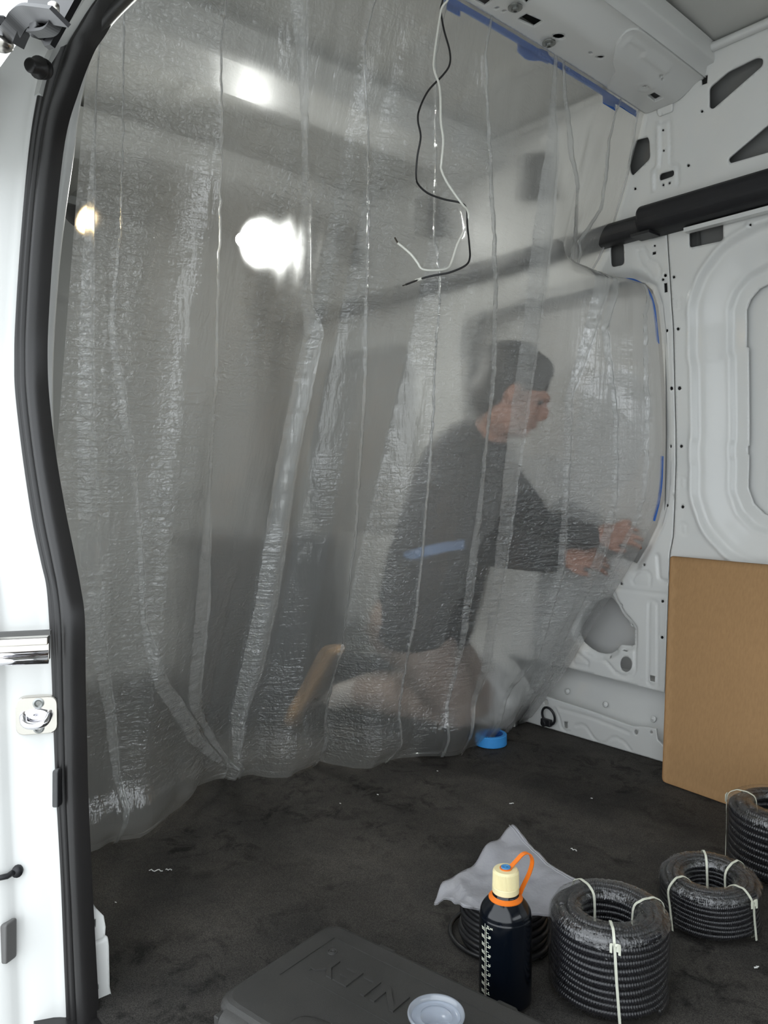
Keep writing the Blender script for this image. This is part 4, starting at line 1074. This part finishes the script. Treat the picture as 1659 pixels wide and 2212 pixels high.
# ------------------------------------------------------------------ lashing ring on the sill
pr_ = on_wall(1187, 1547, -.012)
lash = thing('lashing_ring', pr_, 'black metal lashing ring bolted to the white sill', 'lashing ring')
a = np.linspace(0, 2 * math.pi, 40, endpoint=False); P = np.stack([.026 * np.cos(a), -.012 - .006 * np.sin(a), .030 * np.sin(a)], 1) + pr_ + np.array([.005, 0, .004])
MB().add(*tube(P, .0042, 8, True)).build('ring', BLACKP, lash, True)
V, F = box(pr_ + np.array([-.008, -.006, -.022]), .020, .009, .012); bevel(MB().add(V, F).build('bracket', BLACKP, lash), .004, 2)
V, F = lathe([(.011, 0), (.011, .006), (.006, .008), (.006, .005), (0, .005)], pr_ + np.array([-.012, -.014, -.024]), 16, axes_from((0, -1, 0)), False); MB().add(V, F).build('bolt', BLACKP, lash)

# ------------------------------------------------------------------ fittings on the door post
def post(px, py, dy=0.0): return on_y(px, py, YS - .02 + dy)
rail_t = thing('slide_rail', post(50, 1440), 'stainless slide rail let into the white door post', 'slide rail')
jn = np.array([.90, -.435, 0]); jt = np.array([-.435, -.90, 0]); jz = np.array([0, 0, 1.])
def rbar(name, mat_, ya, yb_, out0, out1, par, ln=.15, px=106):
    a_ = on_y(px, ya, YS - .020); z1_ = a_[2]; z0_ = on_y(px, yb_, YS - .020)[2]
    c_ = np.array([a_[0], a_[1], (z0_ + z1_) / 2]) + jt * ln / 2 + jn * (out0 + out1) / 2
    return MB().add(*box(c_, ln / 2, (out1 - out0) / 2, (z1_ - z0_) / 2, [jt, jn, jz])).build(name, mat_, par)
bevel(rbar('upper_lip', STEEL, 1374, 1389, -.01, .014, rail_t), .0015)
rbar('rail_web', STEEL, 1388, 1424, -.01, .004, rail_t)
for nm, yy_, r_, o_ in (('lower_lip', 1421, .0075, .007), ('middle_bead', 1407, .0035, .006)):
    a_ = on_y(106, yy_, YS - .020) + jn * o_; MB().add(*tube([a_, a_ + jt * .15], r_, 14)).build(nm, CHROME, rail_t, True)
V, F = lathe([(.0065, 0), (.0065, .002), (.0045, .003), (.0035, .0015), (.0015, .0015), (0, .002)], on_y(69, 1396, YS - .040) + jn * .006, 20, axes_from(jn), False); MB().add(V, F).build('rail_screw', ZINC, rail_t)
rbar('dark_rail_strip', BUMPER, 1362, 1371, -.01, .003, rail_t, .15, 109)  # dark grey strip just above the upper lip
# striker
stk = thing('door_striker', post(80, 1585), 'chrome door striker loop on a rounded steel plate', 'striker')
sax = axes_from(jn); scn = on_y(81, 1543, YS - .024) + jn * .004
def spl(u, v, h): return scn + sax[0] * u + sax[1] * v + sax[2] * h
pl = rounded([(-.031, -.030), (.031, -.030), (.031, .030), (-.031, .030)], .014, 5); n = len(pl)
V = [spl(u, v, -.012) for u, v in pl] + [spl(u, v, .003) for u, v in pl] + [spl(u * .96, v * .96, .004) for u, v in pl]
spo = MB().add(V, grid_faces(3, n, False, True) + [tuple(range(2 * n, 3 * n))]).build('striker_plate', STEEL, stk)
P = smooth_path([spl(-.019, .004, .002), spl(-.019, .000, .010), spl(-.014, -.008, .020), spl(.0, -.011, .023), spl(.014, -.008, .020), spl(.019, .000, .010), spl(.019, .004, .002)], 6)
MB().add(*tube(P, .0055, 12)).build('striker_loop', CHROME, stk, True)
V, F = lathe([(0.022, .004), (.021, .008), (.016, .009), (0, .006)], spl(0, .0, 0), 32, [sax[0], sax[1] * .55, sax[2]], False); MB().add(V, F).build('loop_seat', CHROME, spo, True)
for v_ in (.020, -.020):
    V, F = lathe([(.0085, .0035), (.0085, .0055), (.006, .0065), (.0035, .004), (0, .004)], spl(.003, v_, 0), 20, sax, False); MB().add(V, F).build('screw', ZINC, spo)
# rubber pads and plugs on the post
def pad(name, x0, x1, y0, y1, d, mat_, label, cat, y=-.03):
    q = [on_y(x0, y0, YS + y), on_y(x1, y0, YS + y), on_y(x1, y1, YS + y), on_y(x0, y1, YS + y)]
    V = q + [p + np.array([-.012, d, 0]) for p in q]
    o = MB().add(V, [(3, 2, 1, 0), (0, 1, 5, 4), (1, 2, 6, 5), (2, 3, 7, 6), (3, 0, 4, 7), (4, 5, 6, 7)]).build(name, mat_); bevel(o, .004, 3); tag(o, label, cat); return o
pad('rubber_pad', 112, 124, 1665, 1747, .012, BLACKP, 'narrow black rubber pad beside the door seal', 'rubber pad', -.012)
pad('door_stop', -70, 12, 1998, 2085, .02, BUMPER, 'dark grey square rubber stop on the white door post', 'door stop', -.085)
pad('corner_trim', -90, -2, 2086, 2260, .012, BUMPER, 'dark grey trim strip below the rubber stop on the post', 'trim', -.080)
pin = thing('guide_pin', on_y(35, 1880, YS - .055), 'black guide pin sticking out of the white door post', 'pin')
g0 = on_y(40, 1876, .350)
P = [g0 + jn * .002, g0 + jn * .022 + jt * .012, g0 + jn * .030 + jt * .045]; MB().add(*tube(P, [.005, .0045, .0035], 10)).build('pin_shaft', BLACKP, pin, True)
P = [g0 - jn * .004, g0 + jn * .014]; MB().add(*tube(P, .0085, 12)).build('pin_collar', BLACKP, pin, True)
plug = thing('rubber_plug', on_y(85, 145, YS - .02), 'ribbed black rubber buffer plug near the top of the door post', 'plug')
a0 = on_y(98, 150, YS - .015); a1 = on_y(62, 140, YS - .045); dv = (a1 - a0); ln = np.linalg.norm(dv)
V, F = lathe([(.0, 0), (.014, 0), (.015, ln * .15), (.011, ln * .25), (.016, ln * .35), (.016, ln * .45), (.010, ln * .55), (.0105, ln * .9), (.008, ln), (0, ln)], a0, 20, axes_from(dv), False); MB().add(V, F).build('plug_body', RUBBER, plug, True)
# upper roller arm
arm = thing('roller_arm', on_y(60, 90, YS - .06), 'black S-shaped roller arm of the sliding door above the post', 'roller arm')
yo = YS - .165
P = smooth_path([on_y(-40, 77, yo), on_y(10, 75, yo), on_y(28, 62, yo), on_y(42, 40, yo), on_y(62, 28, yo), (on_y(90, 30, yo)), on_y(130, 36, yo)], 6)
V, F = ribbon(P, np.array([.15, .75, -.6]) / 1.0, .020, .004); MB().add(V, F).build('arm_bar', ARMB, arm)
P2 = smooth_path([on_y(40, 98, yo + .008), on_y(52, 70, yo + .008), on_y(66, 45, yo + .008), on_y(110, 44, yo + .008), on_y(120, 50, yo + .008), on_y(105, 68, yo + .008), on_y(70, 72, yo + .008)], 5)
V, F = ribbon(P2, np.array([.2, .9, -.3]), .012, .003); MB().add(V, F).build('arm_bracket', ARMB, arm)
V, F = box(on_y(86, 56, yo + .012), .013, .007, .008); bevel(MB().add(V, F).build('guide_block', ARMB, arm), .003, 2)
V, F = lathe([(.0, 0), (.010, 0), (.010, .008), (.008, .010), (0, .010)], on_y(4, 62, yo - .004), 6, None, False); MB().add(V, F).build('bolt_head', ARMB, arm)
V, F = lathe([(.0, .0), (.007, .0), (.011, .003), (.012, .007), (.010, .010), (0, .010)], on_y(4, 108, yo), 24, None, False); MB().add(V, F).build('roller', STEEL, arm, True)
V, F = lathe([(.0, 0), (.005, 0), (.005, .008), (.003, .010), (0, .010)], on_y(116, 30, yo), 16, None, False); MB().add(V, F).build('pivot_nut', STEEL, arm, True)
# upper track channel behind the arm
q = [on_y(a, b, YS - .147) for a, b in [(66, -40), (182, -40), (108, 96), (96, 100), (56, 26)]]
V = [p for p in q] + [p + np.array([-.004, .006, 0]) for p in q]
tr_ = MB().add(V, [(4, 3, 2, 1, 0)] + [(i, (i + 1) % 5, 5 + (i + 1) % 5, 5 + i) for i in range(5)]).build('upper_track', ARMB); tag(tr_, 'dark recessed track channel behind the roller arm', 'track')

# ------------------------------------------------------------------ small white bracket at the foot of the post, inside
fb = thing('post_foot_trim', on_y(215, 2205, .46), 'white painted bracket with square holes at the foot of the post', 'bracket')
fpx = [(180, 1905), (190, 1935), (206, 1960), (222, 1976), (226, 2000), (225, 2018), (231, 2022), (233, 2040), (235, 2130), (248, 2190), (238, 2215), (236, 2260), (190, 2260)]
XF = -1.245
ff = [on_x(a, b, XF) for a, b in fpx]; f2 = [(p[1], p[2]) for p in ff]
fh = [[(on_x(a, b, XF)[1], on_x(a, b, XF)[2]) for a, b in r] for r in ([(196, 1986), (205, 1983), (205, 2000), (196, 2004)], [(202, 2128), (211, 2124), (211, 2134), (202, 2138)])]
fb_line = [(on_x(a, b, XF)[1], on_x(a, b, XF)[2]) for a, b in [(192, 2040), (215, 2034), (226, 2028), (230, 2020)]]
panel('bracket_plate', f2, fh, grid_pts(.38, .56, -.05, .25, .003), emb([(fb_line, .003, .003, False)]), lambda u, v, o: (XF - o - (v < .0) * .0, u, v), WHITE, fb, -.004, .004)


# ------------------------------------------------------------------ scraps on the floor
def scrap(px, py, ln, ang, curl_, label):
    p = floor_at(px, py) + np.array([0, 0, .0008]); pts = []
    for k in range(8):
        t_ = k / 7 - .5; pts.append(p + np.array([math.cos(ang), math.sin(ang), 0]) * ln * t_ + np.array([-math.sin(ang), math.cos(ang), 0]) * curl_ * math.sin(k * 1.7) * ln)
    o = MB().add(*tube(pts, .0011, 5)).build('plastic_shaving', CRUMB, None, True); tag(o, label, 'shaving', 'white shavings on the black floor')
scr = 'tiny curled white shaving lying on the black floor'
labs = {337: 'longest curled white shaving on the floor near the bulging sheet corner', 365: 'hooked white shaving beside the longest curled shaving', 1240: 'curved white shaving on the floor behind the zip bag', 1105: 'straight white shaving between the zip bag and the tape roll', 1634: 'forked white shaving near the low small conduit coil', 250: 'white speck by the white post bracket on the floor'}
for (px, py, l_, a_, c_) in [(337, 1881, .03, .9, .15), (365, 1879, .014, .9, .2), (1240, 1836, .016, .2, .2), (1105, 1736, .012, 1.2, .1), (816, 1717, .005, .2, 0), (735, 1736, .004, .4, 0), (1278, 1725, .005, .4, 0), (1634, 2090, .010, 1.5, .2), (250, 1950, .004, .3, 0), (945, 1666, .004, .3, 0)]:
    scrap(px, py, l_, a_, c_, labs.get(px, 'tiny white speck on the black floor just in front of the sheet'))

# ================================================================== BEHIND THE SHEET
# ------------------------------------------------------------------ work lamps
def work_lamp(p, aim, R, mat_, label, hook_to):
    ax = axes_from(aim); t = thing('work_lamp', p, label, 'lamp', 'work lamps behind the sheet')
    V, F = lathe([(.0, -.05), (R * .5, -.05), (R * 1.0, -.015), (R * 1.08, .0), (R * 1.08, .010), (R * .96, .010), (R * .96, .002), (0, .002)], p, 32, ax, False); MB().add(V, F).build('lamp_housing', BLACKP, t, True)
    V, F = lathe([(R * .95, .003), (R * .8, .008), (0, .010)], p, 32, ax, False); MB().add(V, F).build('lamp_lens', mat_, t, True)
    MB().add(*tube([np.array(p) - ax[2] * .03, np.array(p) * .4 + np.array(hook_to) * .6, hook_to], .004, 6)).build('lamp_hook', ZINC, t, True)
p1 = at_d(526, 516, 2.85); work_lamp(p1, (.60, -.35, -.62), .030, LAMPW, 'bright round work lamp hanging from the roof behind the sheet', (p1[0] - .04, p1[1], 1.95))
p2 = at_d(172, 470, 1.80); work_lamp(p2, (.45, .55, -.45), .022, LAMPO, 'warm round work lamp on the near wall behind the sheet', (p2[0] - .02, .486, p2[2] + .06))
# ------------------------------------------------------------------ storage bins, blanket, hose
def bin_(px0, px1, ytop, d, dep, label):
    a = at_d(px0, 1300, d); b = at_d(px1, 1300, d); cx = (a + b) / 2; w = np.linalg.norm(b - a); top = at_d((px0 + px1) / 2, ytop, d)[2]
    t = thing('storage_bin', (cx[0] + Fh[0] * dep / 2, cx[1] + Fh[1] * dep / 2, .001), label, 'bin', 'dark bins behind the sheet'); c = np.array(t['_loc'])
    ax = [Rt, Fh, np.array([0, 0, 1.])]
    V, F = box(c + np.array([0, 0, top * .46]), w / 2, dep / 2, top * .46, ax); bevel(MB().add(V, F).build('bin_body', BINM, t), .015)
    V, F = box(c + np.array([0, 0, top * .96]), w / 2 + .01, dep / 2 + .01, top * .035, ax); bevel(MB().add(V, F).build('bin_lid', BINM, t), .01)
bin_(378, 652, 1150, 2.75, .38, 'wide dark storage bin with lid behind the plastic sheet')
bin_(672, 722, 1152, 3.20, .12, 'tall narrow dark case next to the wide storage bin')
def blob(name, chains, ells, voxel, mat_, parent, smooth_it=4, lumps=0.):
    """fuse tapered limbs and ellipsoids into one continuous surface"""
    bm = bmesh.new()
    def ball(p, r):
        mtx = Matrix.Translation(Vector(p)) @ Matrix.Scale(r, 4); bmesh.ops.create_icosphere(bm, subdivisions=2, radius=1, matrix=mtx)
    for ch_ in chains:
        for (p, r) in ch_: ball(p, r)
        for (p, r), (q_, s_) in zip(ch_[:-1], ch_[1:]):
            V, F = tube([np.array(p), (np.array(p) + np.array(q_)) / 2, np.array(q_)], [r, (r + s_) / 2, s_], 14)
            vs = [bm.verts.new(v) for v in V]
            for f in F:
                try: bm.faces.new([vs[i] for i in f])
                except ValueError: pass
    for (c, ax, (a, b, d)) in ells:
        m3 = Matrix(((ax[0][0] * a, ax[1][0] * b, ax[2][0] * d, c[0]), (ax[0][1] * a, ax[1][1] * b, ax[2][1] * d, c[1]), (ax[0][2] * a, ax[1][2] * b, ax[2][2] * d, c[2]), (0, 0, 0, 1)))
        bmesh.ops.create_icosphere(bm, subdivisions=3, radius=1, matrix=m3)
    bmesh.ops.recalc_face_normals(bm, faces=bm.faces[:])
    me = bpy.data.meshes.new('tmp'); bm.to_mesh(me); bm.free()
    ob = bpy.data.objects.new('tmp', me); COL.objects.link(ob)
    r = ob.modifiers.new('r', 'REMESH'); r.mode = 'VOXEL'; r.voxel_size = voxel
    s = ob.modifiers.new('s', 'SMOOTH'); s.iterations = smooth_it; s.factor = .5
    bpy.context.view_layer.update()
    me2 = bpy.data.meshes.new_from_object(ob.evaluated_get(bpy.context.evaluated_depsgraph_get()))
    bpy.data.objects.remove(ob); bpy.data.meshes.remove(me)
    me2.name = name
    if lumps:
        for v in me2.vertices:
            n_ = noise.noise_vector(v.co * 11.0); v.co += n_ * lumps
    me2.polygons.foreach_set('use_smooth', [True] * len(me2.polygons)); me2.materials.clear(); me2.materials.append(mat_)
    return link(bpy.data.objects.new(name, me2), parent)
bl = at_d(775, 1530, 3.09); 
o = blob('moving_blanket', [], [((bl[0] + Rt[0] * dx, bl[1] + Rt[1] * dx, .045), [Rt, Fh, np.array([0, 0, 1.])], (.10, .07, .13 if abs(dx) < .1 else .09)) for dx in (-.07, 0, .09)], .012, MATD, None, 3, .010)
for v in o.data.vertices: v.co.z = max(v.co.z, .002)
tag(o, 'dark crumpled blanket heaped on the floor behind the plastic sheet', 'blanket')
hp = smooth_path([at_d(745, 1404, 2.62), at_d(722, 1400, 2.62), at_d(700, 1408, 2.62), at_d(682, 1440, 2.62), at_d(655, 1490, 2.62), at_d(630, 1535, 2.62), on_z(622, 1560, .016)], 6)
o = MB().add(*tube(hp, .014, 10)).build('hose', TAN, None, True); tag(o, 'tan hose bent over the dark blanket behind the sheet', 'hose')

# ------------------------------------------------------------------ the kneeling person
D0 = 2.50
person = thing('person', (at_d(960, 1560, 2.6)[0], at_d(960, 1560, 2.6)[1], 0), 'person in dark jacket and pale trousers kneeling behind the plastic sheet', 'person')
Pd = at_d
nearSh, farSh = Pd(985, 985, 2.45), Pd(1040, 985, 2.74)
neck0, neck1 = Pd(1040, 955, 2.50), Pd(1072, 915, 2.45)
head = Pd(1106, 848, 2.40)
hipN, hipF = Pd(880, 1335, 2.50), Pd(905, 1335, 2.74)
kneeN, kneeF = Pd(985, 1530, 2.56), Pd(1030, 1505, 2.76)
ankN, ankF = Pd(785, 1492, 2.76), Pd(815, 1480, 2.88)
elbN, elbF = Pd(1075, 1180, 2.42), Pd(1160, 1140, 2.66)
wriN, wriF = Pd(1205, 1206, 2.46), Pd(1282, 1158, 2.44)
chest = (nearSh + farSh) / 2; hip = (hipN + hipF) / 2; waist = chest * .35 + hip * .65
ff_ = Rt * .90 + np.array([0, 0, -.42]); ff_ /= np.linalg.norm(ff_)         # face direction: to the right and down
sd_ = np.cross(ff_, np.array([0, 0, 1.])); sd_ /= np.linalg.norm(sd_)       # towards the camera side
if sd_ @ Fh > 0: sd_ = -sd_
uu_ = np.cross(sd_, ff_); uu_ = uu_ if uu_[2] > 0 else -uu_
hx = [ff_, sd_, uu_]
HS = 1.10
def hd(f, s, u): return head + (ff_ * f + sd_ * s + uu_ * u) * HS
def hand(wrist, tip, palm_n, spread, size=.185):
    """wrist, direction, five separate curled fingers"""
    d = tip / np.linalg.norm(tip); nrm_ = palm_n - d * (palm_n @ d); nrm_ /= np.linalg.norm(nrm_); sdw = np.cross(d, nrm_)
    ch_ = [[(wrist, .026), (wrist + d * .035, .027)]]
    el = [(wrist + d * .055, [d, sdw, nrm_], (.050, .040, .017))]
    for k, (off, ln) in enumerate(((-.030, .070), (-.010, .080), (.010, .076), (.029, .060))):
        b0 = wrist + d * .088 + sdw * off; f1 = b0 + d * ln * .45 + nrm_ * .006 + sdw * off * spread; f2 = f1 + d * ln * .30 + nrm_ * .016 + sdw * off * spread * .5; f3 = f2 + d * ln * .20 + nrm_ * .020
        ch_.append([(b0, .0098), (f1, .0092), (f2, .0084), (f3, .0074)])
    t0_ = wrist + d * .030 - sdw * .030; ch_.append([(t0_, .012), (t0_ + d * .030 - sdw * .022 + nrm_ * .008, .0105), (t0_ + d * .058 - sdw * .026 + nrm_ * .016, .0088)])
    return ch_, el
chN, elN = hand(wriN, Rt * 1.0 + np.array([0, 0, .05]), Fh * .7 + np.array([0, 0, -.6]), .3)
chF, elF = hand(wriF, Rt * .95 + Fh * .1 + np.array([0, 0, .12]), Fh * .8 + Rt * .2 + np.array([0, 0, -.4]), .35)
limbs = [[(neck0 - np.array([0, 0, .04]), .075), (neck0, .060), (neck1, .056), (hd(-.02, 0, -.06), .062)],
         [(hip, .12), (waist, .12), (chest - np.array([0, 0, .06]), .09)], [(chest - np.array([0, 0, .04]), .07), (nearSh, .050), (elbN, .042), (wriN, .027)], [(chest - np.array([0, 0, .04]), .07), (farSh, .050), (elbF, .042), (wriF, .027)],
         [(hip, .10), (hipN, .075), (kneeN, .050), (ankN, .036)], [(hip, .10), (hipF, .075), (kneeF, .050), (ankF, .036)]] + chN + chF
ells = [(c_, x_, tuple(v * HS for v in r_)) for c_, x_, r_ in [(hd(-.012, 0, .03), hx, (.098, .077, .098)), (hd(.030, 0, -.045), hx, (.062, .058, .070)), (hd(.060, 0, -.085), hx, (.030, .030, .026)), (hd(.098, 0, -.018), hx, (.022, .013, .026)),
        (hd(.086, 0, .022), hx, (.018, .052, .014)), (hd(-.005, .076, -.012), hx, (.018, .010, .032)), (hd(-.005, -.076, -.012), hx, (.018, .010, .032)), (hd(.090, 0, -.060), hx, (.012, .024, .010))]] + elN + elF
bodyo = blob('body', limbs, ells, .0062, SKIN, person, 4)
hair = blob('hair', [], [(hd(-.024, 0, .046), hx, (.118, .096, .104)), (hd(-.064, 0, -.012), hx, (.066, .086, .100)), (hd(.022, 0, .090), hx, (.066, .074, .044))], .007, HAIR, person, 2, .006)
for s_ in (1, -1):
    bmv = MB(); V, F = lathe([(0, -.008), (.006, -.006), (.008, 0), (.006, .006), (0, .008)], hd(.076, s_ * .031, .002), 12, axes_from(ff_), False); bmv.add(V, F).build('eye', COPPER, bodyo, True)
upj = (neck0 - hip) / np.linalg.norm(neck0 - hip); axj = [Rt, sd_, upj]
jko = blob('jacket', [[(hip + np.array([0, 0, -.005]) + Rt * .035, .165), (waist + Rt * .015, .170), (chest - Rt * .02 - np.array([0, 0, .05]), .160)], [(hipN + Rt * .02 + np.array([0, 0, -.01]), .13), (nearSh - Rt * .03 + np.array([0, 0, -.12]), .11)],
                [(chest + np.array([0, 0, .0]), .12), (neck0 - np.array([0, 0, .05]), .095), (neck0 - np.array([0, 0, .002]), .080)],
                [(chest, .13), (nearSh, .088), (elbN, .070), (elbN * .3 + wriN * .7, .054), (wriN - Rt * .02, .047)], [(chest, .13), (farSh, .085), (elbF, .068), (elbF * .3 + wriF * .7, .052), (wriF - Rt * .02, .045)]],
     [], .011, JACKET, person, 3, .006)
blob('trousers', [[(hip - np.array([0, 0, .03]), .15), (hipN, .115), (hipN * .45 + kneeN * .55, .10), (kneeN + np.array([0, 0, .01]), .078), (kneeN * .45 + ankN * .55, .070), (ankN, .056)], [(hip - np.array([0, 0, .03]), .14), (hipF, .11), (kneeF, .078), (ankF, .056)]], [], .011, TROUS, person, 3, .004)
for an in (ankN, ankF):
    dd = -Rt * .75 + np.array([0, 0, -.25]); dd /= np.linalg.norm(dd); up_ = np.array([0, 0, 1.])
    s_ = blob('shoe', [], [(an + dd * .05 + np.array([0, 0, .01]), [dd, np.cross(dd, up_), np.cross(np.cross(dd, up_), dd)], (.115, .046, .048)), (an - Rt * .02, [Rt, Fh, up_], (.05, .045, .05))], .009, SHOE, person, 3)
# pale blue strip on the jacket
P = smooth_path([Pd(872, 1203, 2.40), Pd(900, 1194, 2.369), Pd(950, 1182, 2.352), Pd(1000, 1174, 2.386)], 6)
V, F = ribbon(P, np.array([0, 0, 1.]), .030, .006); MB().add(V, F).build('pale_blue_strip', LBLUE, jko)
# nothing kneels below the floor
for ob in person.children:
    if ob.type == 'MESH' and ob.name.split('.')[0] in ('body', 'trousers', 'shoe', 'jacket'):
        for v in ob.data.vertices:
            if v.co.z < .003: v.co.z = .003

for o in bpy.data.objects:
    if '_loc' in o: del o['_loc']
